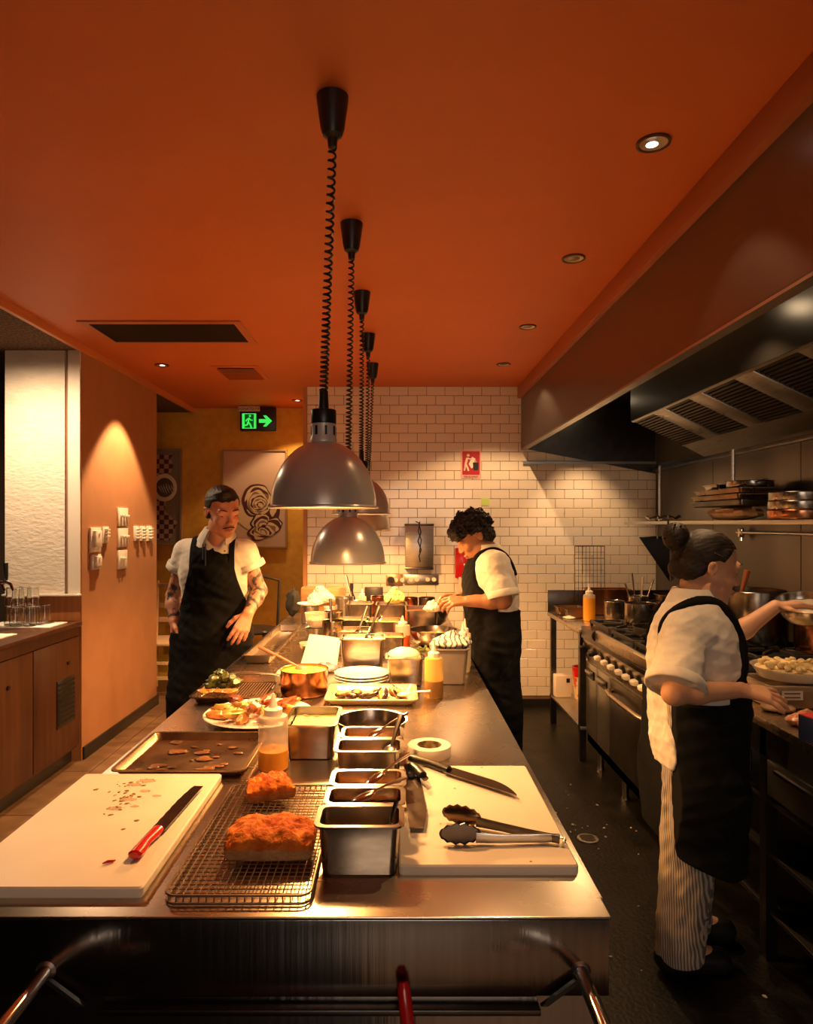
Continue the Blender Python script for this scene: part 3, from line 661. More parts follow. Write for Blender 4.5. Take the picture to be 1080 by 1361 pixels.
MB().lathe([(.02, .655), (.18, .66), (.19, .675), (.18, .69), (.02, .69)], 28).build('seat', BLACKM, t)
MB().tube([(-.17, .1, .68), (-.18, .13, 1.05), (0, .19, 1.09), (.18, .13, 1.05), (.17, .1, .68)], .012, 10).build('backrest', BLACKM, t)
# ================================================================== the pass counter
XL, XR, Y0, Y1 = -.788, .364, 1.147, 5.1
pc = thing('pass_counter', 'long stainless steel kitchen pass covered with pans, boards and food', 'counter', ((XL+XR)/2, Y0, 0))
pv = Vector(pc.location)
def ppart(b, name, m, **k):
    o = b.build(name, m, pc, **k); o.matrix_parent_inverse = Matrix.Translation(-pv); return o
ppart(MB().box(XL, XR, Y0, Y1, CT-.006, CT), 'top', STEELX, bevel=.0025)
ppart(MB().box(XR-.012, XR+.004, Y0+.06, Y1, CT-.035, CT-.0005), 'edge_lip', STEELX, bevel=.003)
fp = ppart(MB().box(XL+.004, XR-.004, Y0+.0015, Y0+.02, .70, CT-.0065), 'fascia', FASCIA, bevel=.001)
ppart(MB().box(XL+.02, XR-.02, Y0+.012, Y0+.03, .1, .695), 'lower_front', FASCIA)
ppart(MB().box(XL+.01, XR-.01, Y0+.03, Y1-.02, .1, CT-.0065), 'body', FASCIA)
ppart(MB().box(XL+.06, XR-.06, Y0+.08, Y1-.06, 0, .1), 'plinth', BLACKM)
ppart(MB().box(-.50, .24, Y0-.022, Y0+.013, .682, .692), 'ledge', DSTEEL, bevel=.002)
for s, x in ((1, .312), (-1, -.595)):
    r = ppart(MB().tube([(x, Y0+.01, .742), (x, Y0-.17, .742), (x, Y0-.19, .735), (x, Y0-.19, .69), (x-s*.02, Y0-.19, .68), (x-s*.06, Y0-.19, .68)], .0125, 14), 'rail_tube', CHROME)
    MB().lathe([(.018, 0), (.018, .004), (.013, .008)], 18, MX((x, Y0+.006, .742), (PI/2, 0, 0))).build('flange', STEEL, r).matrix_parent_inverse = Matrix()
    MB().add([(x, Y0-.002, .742), (x-s*.07, Y0-.002, .690), (x-s*.07, Y0-.010, .690), (x, Y0-.010, .742), (x, Y0-.002, .733), (x-s*.058, Y0-.002, .69), (x-s*.058, Y0-.010, .69), (x, Y0-.010, .733)],
             [(0, 1, 2, 3), (4, 7, 6, 5), (3, 2, 6, 7), (0, 4, 5, 1)]).build('gusset', BLACKM, r)
t = thing('red_handled_brush', 'red plastic handle hooked on the front of the pass', 'brush', (.016, Y0-.03, .64))
MB().tube([(.010, 0, -.10), (.004, .004, .02), (-.004, .012, .082), (-.005, .017, .094)], [.010, .012, .0115, .008], 14).build('handle', REDP, t)
MB().box(-.012, .032, -.012, .012, -.17, -.10).build('head', REDP, t, bevel=.004)
MB().box(-.010, .030, -.010, .010, -.21, -.17).build('bristles', CREAMP, t)
# long steel drip tray along the left edge beside the tattooed cook
t = thing('drip_tray', 'long low steel tray along the counter edge beside the tattooed cook', 'tray', (-.665, 3.72, CT))
tray_mb(.15, 1.0, .04, .012, .004, .012).build('body', STEELX, t)
# ------------------------------------------------------------------ cutting boards
def board(x0, x1, y0, y1, label, smears=()):
    b = MB(); w, d = x1-x0, y1-y0
    b.rings([rrect(w-.004, d-.004, .006, 0), rrect(w, d, .008, .003), rrect(w, d, .008, .017), rrect(w-.006, d-.006, .006, .02)])
    t = tag(b.build('cutting_board', WHITEP, None, ((x0+x1)/2, (y0+y1)/2, CT)), label, 'board')
    for sx, sy, sr, al in smears: MB().ell((sx, sy, .0201), (sr*1.7, sr, .0005), 18, 5, nz=.7, ns=9, seed=int(sx*900+sr*5000)).build('stain', mat('board_stain', (.35, .17, .05), .6, 0, (.5, .3, .12), 60, alpha=.4), t)
    return t
board(-.806, -.452, 1.203, 1.754, 'large white cutting board with brown stains and the red handled knife', [(.0, .225, .014, 0), (-.02, .20, .010, 0), (.02, .16, .008, 0), (.0, .11, .012, 0), (-.012, .06, .010, 0), (.03, .07, .006, 0), (.06, .13, .007, 0)])
board(.004, .345, 1.281, 1.812, 'large white cutting board with tongs and a black handled chef knife')
ZB_ = CT+.02
def flake(x, y, s, label, m, grp):
    b = MB().ell((0, 0, s*.12), (s, s*random.uniform(.35, .8), s*.2), 9, 5, nz=.5, ns=9, seed=int(x*999))
    tag(b.build('food_scrap', m, None, (x, y, ZB_), (0, 0, random.uniform(0, 3))), label, 'scrap', grp)
BR = mat('brown_crumb', (.22, .11, .03), .7, 0, (.35, .2, .07), 30)
for i in range(40):
    u = random.gauss(0, 1); p = G(158+random.gauss(0, 14)+(i % 3)*4, 1036+abs(random.gauss(0, 1))*32, ZB_)
    if -.79 < p.x < -.47 and 1.22 < p.y < 1.74: flake(p.x, p.y, random.uniform(.0015, .0065), 'brown sauce crumb on the cutting board under the red handled knife', BR, 'brown crumbs on the stained board')
p = G(143, 1148, ZB_)
tag(MB().tube([(-.008, -.005, .003), (0, 0, .004), (.008, .004, .003), (.011, .01, .002)], [.001, .003, .0025, .001], 7).build('chilli_scrap', REDP, None, p), 'single curled red chilli scrap on the stained board', 'scrap')
for q in ((604, 1048), (585, 1095), (640, 1020), (705, 1145)):
    p = G(q[0], q[1], ZB_); flake(p.x, p.y, .003, 'dark speck on the board under the tongs', BR, 'specks on the tongs board')
# ------------------------------------------------------------------ knives
BLADE = mat('knife_blade', (.30, .26, .22), .22, 1, (.14, .11, .09), 14, rvar=.1)
def knife(label, pb, pt, hl, w, hm, tipdrop=.9, z=ZB_+.001, bt=.0022, serr=False):
    """pb = handle butt, pt = blade tip (world xy)"""
    pb, pt = Vector((pb.x, pb.y, z)), Vector((pt.x, pt.y, z)); d = pt-pb; L = d.length
    t = thing('kitchen_knife', label, 'knife', pb, math.atan2(d.y, d.x))
    h = MB()
    h.rings([[(x, cy+ww*math.cos(2*PI*j/12)*.5, .010+hh*math.sin(2*PI*j/12)) for j in range(12)] for x, cy, ww, hh in
             ((0, 0, .018, .006), (.004, 0, .028, .009), (hl*.2, 0, .028, .0095), (hl*.5, .002, .022, .009), (hl*.85, 0, .027, .0095), (hl, 0, .024, .008), (hl+.002, 0, .012, .004))])
    h.build('handle', hm, t)
    n = 14; bot = []; top = []
    for i in range(n+1):
        u = i/n; x = hl-.004+(L-hl+.004)*u
        e = w*.5-(w*tipdrop)*(max(0, (u-.55)/.45))**2; sp = -w*.5
        if sp > e: e = sp
        if serr and 0 < i < n: e += .0012*(i % 2)
        top.append((x, e)); bot.append((x, sp+.0002))
    poly = bot+list(reversed(top))
    MB().prism(poly, .007, .007+bt, ).build('blade', BLADE, t)
    return t
knife('serrated bread knife with a red plastic handle on the stained board', G(178, 1145, ZB_), G(262, 1050, ZB_), .115, .030, REDP, .25, serr=True)
knife('chef knife with a black handle and smeared pointed blade', G(545, 1006, ZB_+.012), G(692, 1059, ZB_), .135, .042, BLACKP)
# cleaver-like knife and a small knife lying beside the pans
knife('dark wide bladed knife lying along the pans on the board edge', G(543, 1022, ZB_), G(558, 1106, ZB_), .085, .045, BLACKP, .3)
knife('small black paring knife with its tip on the board by the tape', G(546, 1018, ZB_+.02), G(568, 1048, ZB_), .075, .018, BLACKP, .8, z=ZB_+.012)
# ------------------------------------------------------------------ tongs
pj = G(744, 1116, ZB_+.01); ph = [G(588, 1086, ZB_+.01), G(584, 1116, ZB_+.01)]
t = thing('kitchen_tongs', 'steel scalloped kitchen tongs lying open on the white board', 'tongs', (pj.x, pj.y, ZB_))
for k, q in enumerate(ph):
    d = Vector((q.x-pj.x, q.y-pj.y, 0)); L = d.length; an = math.atan2(d.y, d.x); M = Matrix.Rotation(an, 4, 'Z'); sd = 1 if k else -1
    a = MB(); a.rings([[(x, sd*yo+.003*c, .004+hz*(.5+.5*s_)) for c, s_ in ((-1, -1), (1, -1), (1, 1), (-1, 1))] for x, yo, hz in ((0, -.004, .016), (L*.25, -.002, .016), (L*.5, .001, .017), (L*.66, 0, .020), (L*.70, 0, .022))], M=M)
    a.build('arm', STEEL if k else DSTEEL, t, bevel=.001)
    n = 28; rr = []
    for y_, sc_ in ((-.001, 1), (.0015, 1), (-.005, .72), (-.008, .3)):
        rr.append([(L*.83+L*.175*sc_*math.cos(2*PI*i/n), sd*y_, .022+(.0205+.0022*(-1)**i)*sc_*math.sin(2*PI*i/n)) for i in range(n)])
    MB().rings(rr, M=M).build('scalloped_head', DSTEEL if k else mat('tong_bronze', (.16, .10, .06), .3, 1), t)
MB().tube([(.004, -.012, .008), (.010, 0, .011), (.004, .012, .008)], .003, 8).build('pull_ring', STEEL, t)
# ------------------------------------------------------------------ wire rack and focaccia
t = thing('wire_cooling_rack', 'dark wire cooling rack with two pieces of focaccia on it', 'rack', (-.279, 1.43, CT))
RW = mat('rack_wire', (.34, .24, .16), .35, .9)
w, d, zz = .256, .5, .018
b = MB()
for zq in (.004, zz): b.tube([(p[0], p[1], zq) for p in rrect(w, d, .02, 0, 5)]+[(w/2, d/2-.02, zq)], .0024, 6)
b.build('rim_wire', RW, t)
b = MB()
for i in range(19): x = -w/2+.008+i*(w-.016)/18; b.tube([(x, -d/2+.002, .005), (x, -d/2+.004, zz+.0015), (x, d/2-.004, zz+.0015), (x, d/2-.002, .005)], .0012, 4)
b.build('long_wires', RW, t)
b = MB()
for i in range(34): y = -d/2+.008+i*(d-.016)/33; b.tube([(-w/2, y, zz-.001), (w/2, y, zz-.001)], .0011, 4)
b.build('cross_wires', RW, t)
CRUST = mat('tomato_crust', (.40, .055, .007), .75, 0, (.68, .19, .02), 30, bump=.8, bscale=60, spec=.2, lo=.3, hi=.62)
CRUMB = mat('bread_crumb', (.34, .15, .055), .85, 0, (.46, .25, .10), 40, bump=.5, bscale=120)
def focaccia(x, y, w, d, h, rz, label, wedge=0.):
    t = thing('focaccia', label, 'bread', (x, y, CT+zz+.0025), rz)
    n, m = 34, 22
    def top(i, j):
        u, v = i/n*2-1, j/m*2-1; e = min(1.3, abs(u)**4+abs(v)**4); q = Vector((u*w*18+x*50, v*d*18, rz))
        return h*(1-.34*e)+.009*mn.noise(q)+.006*mn.noise(q*2.6)+.003*mn.noise(q*6)-.008*max(0, mn.noise(q*.9+Vector((3, 1, 2)))-.25)
    def xy(i, j):
        u, v = i/n*2-1, j/m*2-1; k = (1+.04*mn.noise(Vector((u*3, v*3, x*9))))*(1-.055*(u*v)**4)
        return u*w/2*k*(1-wedge*(v+1)/2), v*d/2*k
    vs = [(*xy(i, j), top(i, j)) for j in range(m+1) for i in range(n+1)]
    fs = [(j*(n+1)+i, j*(n+1)+i+1, (j+1)*(n+1)+i+1, (j+1)*(n+1)+i) for j in range(m) for i in range(n)]
    edge = [(i, 0) for i in range(n)]+[(n, j) for j in range(m)]+[(i, m) for i in range(n, 0, -1)]+[(0, j) for j in range(m, 0, -1)]
    N = len(vs); k = len(edge)
    low = [(xy(i, j)[0]*1.012, xy(i, j)[1]*1.012, top(i, j)-.012-.003*mn.noise(Vector((i, j, 2)))) for i, j in edge]
    MB().add(vs+low, fs+[(edge[q][1]*(n+1)+edge[q][0], N+q, N+(q+1) % k, edge[(q+1) % k][1]*(n+1)+edge[(q+1) % k][0]) for q in range(k)]).build('crust', CRUST, t, smooth=60)
    r1 = [(a[0]*.995, a[1]*.995, a[2]+.001) for a in low]; r2 = [(a[0]*1.005, a[1]*1.005, h*.4) for a in low]; r3 = [(a[0]*.985, a[1]*.985, .006) for a in low]; r4 = [(a[0]*.93, a[1]*.93, 0) for a in low]
    MB().rings([r4, r3, r2, r1]).build('crumb', CRUMB, t, smooth=60)
focaccia(-.248, 1.352, .170, .118, .052, 0, 'large rectangular piece of orange topped focaccia in front on the wire rack')
focaccia(-.305, 1.618, .118, .085, .042, .35, 'smaller cut wedge of focaccia at the back of the wire rack', .25)
# ------------------------------------------------------------------ row of ninth pans with spoons
SAUCE = mat('brown_sauce', (.16, .06, .02), .25, 0, (.26, .1, .03), 14); OIL = mat('amber_oil', (.5, .2, .03), .12, 0, (.4, .14, .02), 8)
gn_pan('deep steel ninth pan with dark sauce splashes, foremost of the row of pans', -.071, 1.315, .172, .105, .10, fill='sauce', fillz=.35, fmat=SAUCE)
gn_pan('steel ninth pan of brown sauce directly behind the deep front pan', -.066, 1.421, .17, .098, .097, fill='sauce', fillz=.72, fmat=SAUCE)
gn_pan('steel ninth pan of amber oil between two other pans, with a long spoon', -.064, 1.522, .17, .1, .097, fill='oil', fillz=.7, fmat=OIL)
gn_pan('steel ninth pan with a dark spatula, standing clear behind the oil pan', -.070, 1.735, .178, .108, .10, fill='sauce', fillz=.55, fmat=OIL)
gn_pan('steel ninth pan at the back of the row against the round bowl', -.066, 1.85, .172, .105, .098, fill='sauce', fillz=.75, fmat=OIL)
spoon('steel spoon resting across the brown sauce pan', (-.07, 1.42, CT+.095), (.022, 1.435, CT+.13))
spoon('steel spoon resting across the amber oil pan', (-.05, 1.52, CT+.095), (.03, 1.552, CT+.14))
spoon('short steel spoon standing in the deep front pan', (-.02, 1.315, CT+.055), (.0, 1.335, CT+.12))
spoon('dark spatula standing in the pan behind the oil', (-.02, 1.73, CT+.075), (.012, 1.80, CT+.16), DSTEEL, name='spatula', cat='spatula', r=.006)
spoon('thin pale spoon laid across the pan against the round bowl', (-.06, 1.85, CT+.095), (.03, 1.90, CT+.135))
def bowl(label, x, y, z, r, h, m, fm=None, fz=.6, name='mixing_bowl', rot=None, thick=.003):
    t = thing(name, label, 'bowl', (x, y, z), rot=rot)
    pr = [(r*.42, 0), (r*.6, h*.05), (r*.8, h*.28), (r*.93, h*.65), (r*.985, h*.97), (r*1.03, h), (r*1.03, h*1.01), (r*.97, h*.995), (r*.915, h*.65), (r*.78, h*.3), (r*.55, h*.08), (r*.03, h*.04)]
    MB().lathe(pr, 36).build('bowl', m, t)
    if fm: MB().ell((0, 0, h*fz), (r*.86, r*.86, h*.12), 24, 10, nz=.25, ns=7).build('contents', fm, t)
    return t
bowl('round steel bowl behind the back sauce pan', -.075, 2.02, CT, .105, .085, PANS, OIL, .35)
# tape roll
t = thing('tape_roll', 'roll of cream tape lying beside the chef knife handle', 'tape', (.094, 1.955, CT))
MB().lathe([(.036, 0), (.062, 0), (.063, .002), (.063, .028), (.062, .03), (.036, .03)], 36, cap0=False, cap1=False).build('tape', CREAMP, t)
MB().lathe([(.034, .001), (.0365, .001), (.0365, .029), (.034, .029), (.034, .001)], 32, cap0=False, cap1=False).build('core', mat('printed_core', (.1, .06, .03), .6, 0, (.5, .38, .2), 60), t)
# ------------------------------------------------------------------ squeeze bottles
SQ = mat('milky_plastic', (.86, .80, .66), .35, alpha=.38)
def squeeze(label, x, y, h, r, lm, fill, z=CT, capm=None, group=None):
    t = thing('squeeze_bottle', label, 'bottle', (x, y, z), 0, group); hb = h*.72
    MB().lathe([(r*.9, 0), (r, .004), (r, hb*.93), (r*.93, hb*.975), (r*.6, hb), (r*.55, hb+.004)], 28).build('body', SQ, t)
    MB().lathe([(r*.3, .0004), (r*.92, .0005), (r*1.006, .005), (r*1.006, hb*fill), (r*.3, hb*fill+.001)], 28).build('contents', lm, t)
    MB().lathe([(r*.62, hb), (r*.62, hb+h*.075), (r*.5, hb+h*.09), (r*.3, hb+h*.1), (r*.2, hb+h*.18), (r*.08, h), (r*.03, h)], 22).build('nozzle_cap', capm or CREAMP, t)
    return t
LEMON = mat('pale_yellow_sauce', (.85, .62, .18), .4); AMB = mat('orange_dressing', (.85, .36, .03), .25); REDS = mat('red_sauce', (.62, .1, .02), .4); BRN = mat('brown_vinaigrette', (.25, .12, .03), .3)
CREAMS = mat('cream_sauce', (.85, .7, .4), .4)
squeeze('large milky squeeze bottle a third full of orange oil behind the focaccia', -.336, 1.845, .205, .040, AMB, .36)
t = squeeze('yellow squeeze bottle of brown dressing standing beside the grey container', .143, 2.61, .215, .036, BRN, .42)
for ch in t.children:
    if ch.name.startswith('body'): ch.active_material = mat('yellow_plastic', (.80, .56, .10), .35, alpha=.5)
squeeze('clear squeeze bottle of red orange sauce in the middle of the pass', .032, 3.67, .17, .040, REDS, .55, capm=CREAMP)
squeeze('tall cream squeeze bottle at the counter edge, the closer to the cook with curly hair', .318, 3.16, .225, .028, CREAMS, .9)
squeeze('tall cream squeeze bottle at the counter edge, touching the grey container', .298, 3.05, .225, .030, CREAMS, .9)
squeeze('white squeeze bottle among the pots by the tiled wall', -.255, 5.0, .19, .032, CREAMS, .9, z=CT+.05 if 0 else CT)
# ------------------------------------------------------------------ trays, platter, pans in the middle of the pass
gn_pan('deep steel quarter pan with a green edged filling beside the squeeze bottle', -.245, 2.0, .155, .21, .10, fill='filling', fillz=.78, fmat=mat('pale_mash', (.5, .42, .22), .6, 0, (.3, .3, .08), 14))
t = gn_pan('greasy browned baking tray with dark baked residue', -.575, 1.935, .355, .335, .022, m=TRAYD, name='baking_tray', cat='tray', rim=.008, taper=.010, cr=.022)
for i in range(26):
    x, y, s = random.uniform(-.12, .12), random.uniform(-.12, .12), random.uniform(.006, .026)
    MB().ell((x, y, .0055), (s, s*.6, .002), 10, 5, nz=.6, ns=8, seed=i).build('residue', mat('burnt_residue', (.06, .025, .01), .35, 0, (.25, .1, .03), 25), t)
def plate_mb(r, h=.018):
    return MB().lathe([(r*.55, 0), (r*.62, .003), (r*.97, h-.003), (r, h), (r*.985, h+.002), (r*.66, .007), (r*.3, .005), (.002, .005)], 44)
plat = tag(plate_mb(.185, .024).build('platter', WHITE, None, (-.47, 2.31, CT)), 'large round white platter carrying roasted vegetables', 'plate')
ROAST = [mat('roast_a', (.42, .13, .03), .35, 0, (.62, .3, .06), 24, bump=.3, bscale=60), mat('roast_b', (.62, .42, .08), .4, 0, (.45, .2, .04), 20, bump=.3, bscale=60), mat('roast_c', (.16, .04, .015), .3, 0, (.4, .12, .03), 22, bump=.3, bscale=50)]
for i in range(17):
    an = i*2.4; rr = .035+.062*math.sqrt(i/17); x, y = -.49+rr*math.cos(an)*1.45, 2.31+rr*math.sin(an)*.9
    L = random.uniform(.035, .062)
    b = MB().ell((0, 0, 0), (L, L*.42, .016), 16, 9, nz=.35, ns=7, seed=i)
    tag(b.build('roast_vegetable', ROAST[i % 3], None, (x, y, CT+.026+.012*(i % 3)), (random.uniform(-.3, .3), random.uniform(-.3, .3), an)), 'glossy roasted vegetable piece piled on the white platter', 'vegetable', 'roast vegetables on the platter')
for i in range(22):
    an, rr = random.uniform(0, 6.28), random.uniform(.01, .1)
    tag(MB().ell((0, 0, 0), (.007, .004, .0015), 7, 4).build('herb_leaf', GREEN, None, (-.49+rr*1.3*math.cos(an), 2.31+rr*.8*math.sin(an), CT+.064-.1*rr), (random.uniform(-.6, .6), .3, an)), 'tiny chopped green herb leaf on the roasted vegetables', 'herb', 'chopped herbs on the platter')
# saucepan of puree with wooden spoon
def saucepan(label, x, y, z, r, h, m, fm=None, fz=.85, hang=None, hl=.16, hm=None, name='saucepan', cat='pot', group=None):
    t = thing(name, label, cat, (x, y, z), 0, group)
    MB().lathe([(r*.9, 0), (r*.97, .004), (r, .012), (r, h-.002), (r*1.03, h), (r*1.02, h+.002), (r*.975, h), (r*.975, .008), (r*.3, .006)], 36).build('body', m, t)
    if fm: MB().lathe([(r*.2, h*.3), (r*.97, h*.3), (r*.97, h*fz), (r*.5, h*fz+.006), (.002, h*fz+.004)], 30).build('contents', fm, t)
    if hang is not None:
        c, s = math.cos(hang), math.sin(hang)
        MB().tube([(c*r*.98, s*r*.98, h*.72), (c*(r+.03), s*(r+.03), h*.8), (c*(r+hl*.6), s*(r+hl*.6), h*.86), (c*(r+hl), s*(r+hl), h*.86)], [.007, .007, .010, .008], 10, flat=.6).build('handle', hm or STEEL, t)
    return t
PUREE = mat('yellow_puree', (.80, .50, .06), .45, 0, (.72, .42, .04), 20, bump=.15, bscale=40)
saucepan('shiny copper toned saucepan filled with yellow puree', -.363, 2.66, CT, .092, .098, COPPER, PUREE, .93, hang=PI*1.02, hl=.19)
spoon('wooden spoon handle sticking out of the yellow puree', (-.37, 2.67, CT+.095), (-.56, 2.76, CT+.165), mat('spoon_wood', (.36, .1, .05), .5), .007, name='wooden_spoon')
t = gn_pan('shallow dark tray with a wire rack under a heap of greens', -.62, 2.62, .30, .26, .028, m=TRAYD, name='rack_tray', cat='tray', rim=.010, taper=.012)
b = MB()
for i in range(24): b.tube([(-.125+i*.0108, -.11, .026), (-.125+i*.0108, .11, .026)], .0014, 5)
b.tube([(-.13, -.11, .024), (.13, -.11, .024)], .002, 5); b.tube([(-.13, .11, .024), (.13, .11, .024)], .002, 5)
b.build('wire_rack', RW, t)
for i in range(14):
    x, y = -.69+random.uniform(-.05, .07), 2.66+random.uniform(-.05, .05); s = random.uniform(.018, .03)
    tag(MB().ell((0, 0, 0), (s*1.3, s*.8, s*.6), 12, 7, nz=.5, ns=8, seed=i+40).build('charred_pepper', mat('charred_green', (.035, .045, .015), .35, 0, (.15, .16, .04), 22), None, (x, y, CT+.045+.014*(i % 3)), (random.uniform(-.4, .4), 0, i)),
        'dark charred green pepper on the rack tray', 'pepper', 'charred peppers on the rack tray')
for i in range(5):
    tag(MB().ell((0, 0, 0), (.03, .018, .008), 12, 7, nz=.4, seed=i+80).build('toast_piece', ROAST[0], None, (-.72+.025*i, 2.545+.01*(i % 2), CT+.037), (0, .1, i)), 'browned crisp piece along the front of the rack tray', 'crisp', 'browned crisps on the rack tray')
tag(MB().ell((0, 0, 0), (.042, .03, .03), 16, 10, nz=.3, seed=3).build('cheese_ball', WHITEP, None, (-.47, 2.83, CT+.03)), 'soft white mozzarella lump behind the saucepan', 'cheese')
TRW = mat('oily_white_tray', (.66, .55, .36), .25, .5, (.6, .48, .28), 9)
t = gn_pan('pale oily tray of roasted aubergine halves on the pass', -.094, 2.59, .345, .255, .026, m=TRW, name='serving_tray', cat='tray', rim=.010, taper=.012, fill='oil_film', fillz=.25, fmat=mat('oil_film', (.72, .6, .32), .15))
for i, (x, y) in enumerate(((-.2, 2.57), (-.15, 2.60), (-.17, 2.53), (-.11, 2.545), (-.085, 2.60), (-.055, 2.565), (-.01, 2.6), (.015, 2.56))):
    a = tag(MB().ell((0, 0, 0), (.031, .016, .012), 16, 9, nz=.25, seed=i).build('aubergine_half', mat('aubergine_flesh', (.58, .36, .10), .4, 0, (.14, .04, .015), 26, lo=.42, hi=.6), None, (x, y, CT+.022), (.3, .1*i, .5+i*.8)), 'roasted aubergine half with dark charred skin on the pale tray', 'aubergine', 'aubergine halves on the tray')
    MB().ell((0, .003, -.003), (.036, .021, .0125), 14, 7, nz=.2, seed=i).build('skin', mat('aubergine_skin', (.03, .012, .015), .25), a)
spoon('pale spatula handle reaching over the edge of the aubergine tray', (.03, 2.53, CT+.034), (.125, 2.50, CT+.05), CREAMP, .005, name='spatula', cat='spatula')
pm = plate_mb(.116, .016).mesh('dinner_plate', WHITE)
for k, l in enumerate(('bottom one of three stacked white dinner plates', 'middle one of three stacked white dinner plates', 'top one of three stacked white dinner plates')):
    o = bpy.data.objects.new('dinner_plate', pm); COL.objects.link(o); o.location = (-.148, 2.87, CT+.012*k); tag(o, l, 'plate')
gn_pan('bright deep steel pan of creamy salad under the heat lamp', -.155, 3.11, .21, .17, .150, fill='salad', fillz=.92, fmat=mat('creamy_salad', (.72, .66, .42), .5, 0, (.22, .26, .08), 16, lo=.45, hi=.7))
spoon('long dark handled ladle standing in the creamy salad', (-.135, 3.13, CT+.13), (-.085, 3.25, CT+.27), DSTEEL, .006, name='ladle', cat='ladle')
gn_pan('small steel pan heaped with white ricotta beside the plates', .035, 2.84, .165, .15, .115, fill='liquid', fillz=.9, fmat=CREAMS)
tag(MB().ell((0, 0, 0), (.065, .055, .028), 20, 10, nz=.15, seed=5).build('ricotta_mound', WHITEP, None, (.03, 2.84, CT+.121)), 'smooth white ricotta mound filling the small steel pan', 'cheese')
for i in range(8): tag(MB().ell((0, 0, 0), (.016, .010, .004), 10, 5, nz=.4, seed=i).build('salad_leaf', GREEN if i % 2 else mat('olive_leaf', (.2, .17, .05), .5), None, (.085+.008*i, 2.88+.012*(i % 3), CT+.128+.004*(i % 3)), (.3*i, .2, i)), 'small olive green leaf beside the ricotta mound', 'leaf', 'leaves by the ricotta')
# grey container with striped tea towel
gn_pan('tall grey plastic container with a striped tea towel stuffed on top', .222, 2.87, .165, .17, .150, m=mat('grey_plastic', (.17, .14, .125), .4), name='storage_container', cat='container', rim=.008, taper=.012)
def towel(label, x, y, z, rx, ry, rz, m, seed=0, name='tea_towel'):
    """crumpled cloth: overlapping soft rolls melted together"""
    rs = random.Random(seed); hs = max(rx, ry)/26; f = Field((-rx*1.5, -ry*1.5, -rz*.8), (rx*1.5, ry*1.5, rz*1.6), hs)
    f.ell((0, 0, -rz*.25), (rx*.85, ry*.85, rz*.6), None, rz*.2)
    for i in range(8):
        a_ = rs.uniform(0, 6.28); b_ = a_+rs.uniform(1.6, 3.2); k1, k2 = rs.uniform(.55, .95), rs.uniform(.55, .95); q = rz*rs.uniform(.16, .30)
        p0, p1 = Vector((rx*k1*math.cos(a_), ry*k1*math.sin(a_), -rz*rs.uniform(.1, .5))), Vector((rx*k2*math.cos(b_), ry*k2*math.sin(b_), -rz*rs.uniform(.1, .5)))
        mid = (p0+p1)*.3+Vector((0, 0, rz*rs.uniform(.35, .8)))
        f.chain([p0, p0.lerp(mid, .6), mid, p1.lerp(mid, .6), p1], [q*.8, q, q*1.15, q, q*.8], q*.35)
    f.wrinkle(rz*.03, 6.28/(rx*.42), seed); f.clip(lambda X, Y, Z: -rz*.75-Z+0*X+0*Y)
    o = bpy.data.objects.new(name, f.mesh(name, m)); COL.objects.link(o); o.location = (x, y, z); return tag(o, label, 'towel')
STRIPE = mat('striped_towel', (.72, .66, .55), .85, 0, (.10, .11, .12), 14, (1, 1.4, 2.2), .1, 80, kind='wave', lo=.74, hi=.82, dist=6)
towel('crumpled white and navy striped tea towel on the grey container', .235, 2.89, CT+.175, .10, .085, .045, STRIPE, 2)
# white sheet leaning
t = thing('order_sheet', 'white paper sheet leaning against the canisters behind the puree', 'paper', (-.375, 3.22, CT))
b = MB(); n = 8
for s in range(2):
    pass
top_, bot_ = [], []
for i in range(n+1):
    u = i/n; top_.append((-.045+.15*u, .05+.008*math.sin(u*3), .135-.02*u)); bot_.append((-.075+.17*u, -.045+.01*math.sin(u*3), .0105-.008*u))
vs = bot_+top_+[(a[0], a[1]+.0015, a[2]) for a in bot_]+[(a[0], a[1]+.0015, a[2]) for a in top_]; N = n+1
fs = [(i, i+1, N+i+1, N+i) for i in range(n)]+[(2*N+i+1, 2*N+i, 3*N+i, 3*N+i+1) for i in range(n)]+[(i, 2*N+i, 2*N+i+1, i+1) for i in range(n)]+[(N+i, N+i+1, 3*N+i+1, 3*N+i) for i in range(n)]
b.add(vs, fs).build('sheet', PAPER, t)
tag(towel('folded lilac blue cloth below the leaning sheet', -.325, 3.06, CT+.022, .075, .05, .025, mat('lilac_cloth', (.28, .24, .32), .8), 9, 'folded_cloth'), 'folded lilac blue cloth below the leaning sheet', 'cloth')
# ------------------------------------------------------------------ clutter towards the tiled wall
DISH = mat('dark_filling', (.2, .12, .05), .5, 0, (.4, .28, .1), 18)
for x, y, w, d, h, l, fm in ((-.23, 3.52, .19, .2, .12, 'steel pan of pickles, the left of two behind the creamy salad', DISH), (-.03, 3.46, .15, .17, .10, 'steel pan with an orange filling beside the creamy salad', AMB),
        (-.24, 4.45, .175, .2, .15, 'deep steel pan with a bare rim behind the pickle pans', CREAMS), (-.035, 4.42, .205, .2, .15, 'deep steel pan with orange side under the yellow bag', DISH), (-.07, 3.80, .2, .18, .13, 'wide steel pan of lemon wedges behind the red sauce bottle', LEMON),
        (-.25, 3.86, .18, .17, .13, 'steel pan with a lid of film between the pickles and the bare rimmed pan', CREAMS), (.15, 4.1, .2, .26, .16, 'long steel insert with copper tint behind the large bowl', SAUCE)):
    gn_pan(l, x, y, w, d, h, fill='filling', fillz=.85, fmat=fm)
spoon('dark ladle leaning in the pickle pan', (-.2, 3.5, CT+.1), (-.16, 3.6, CT+.23), DSTEEL, .006, name='ladle', cat='ladle')
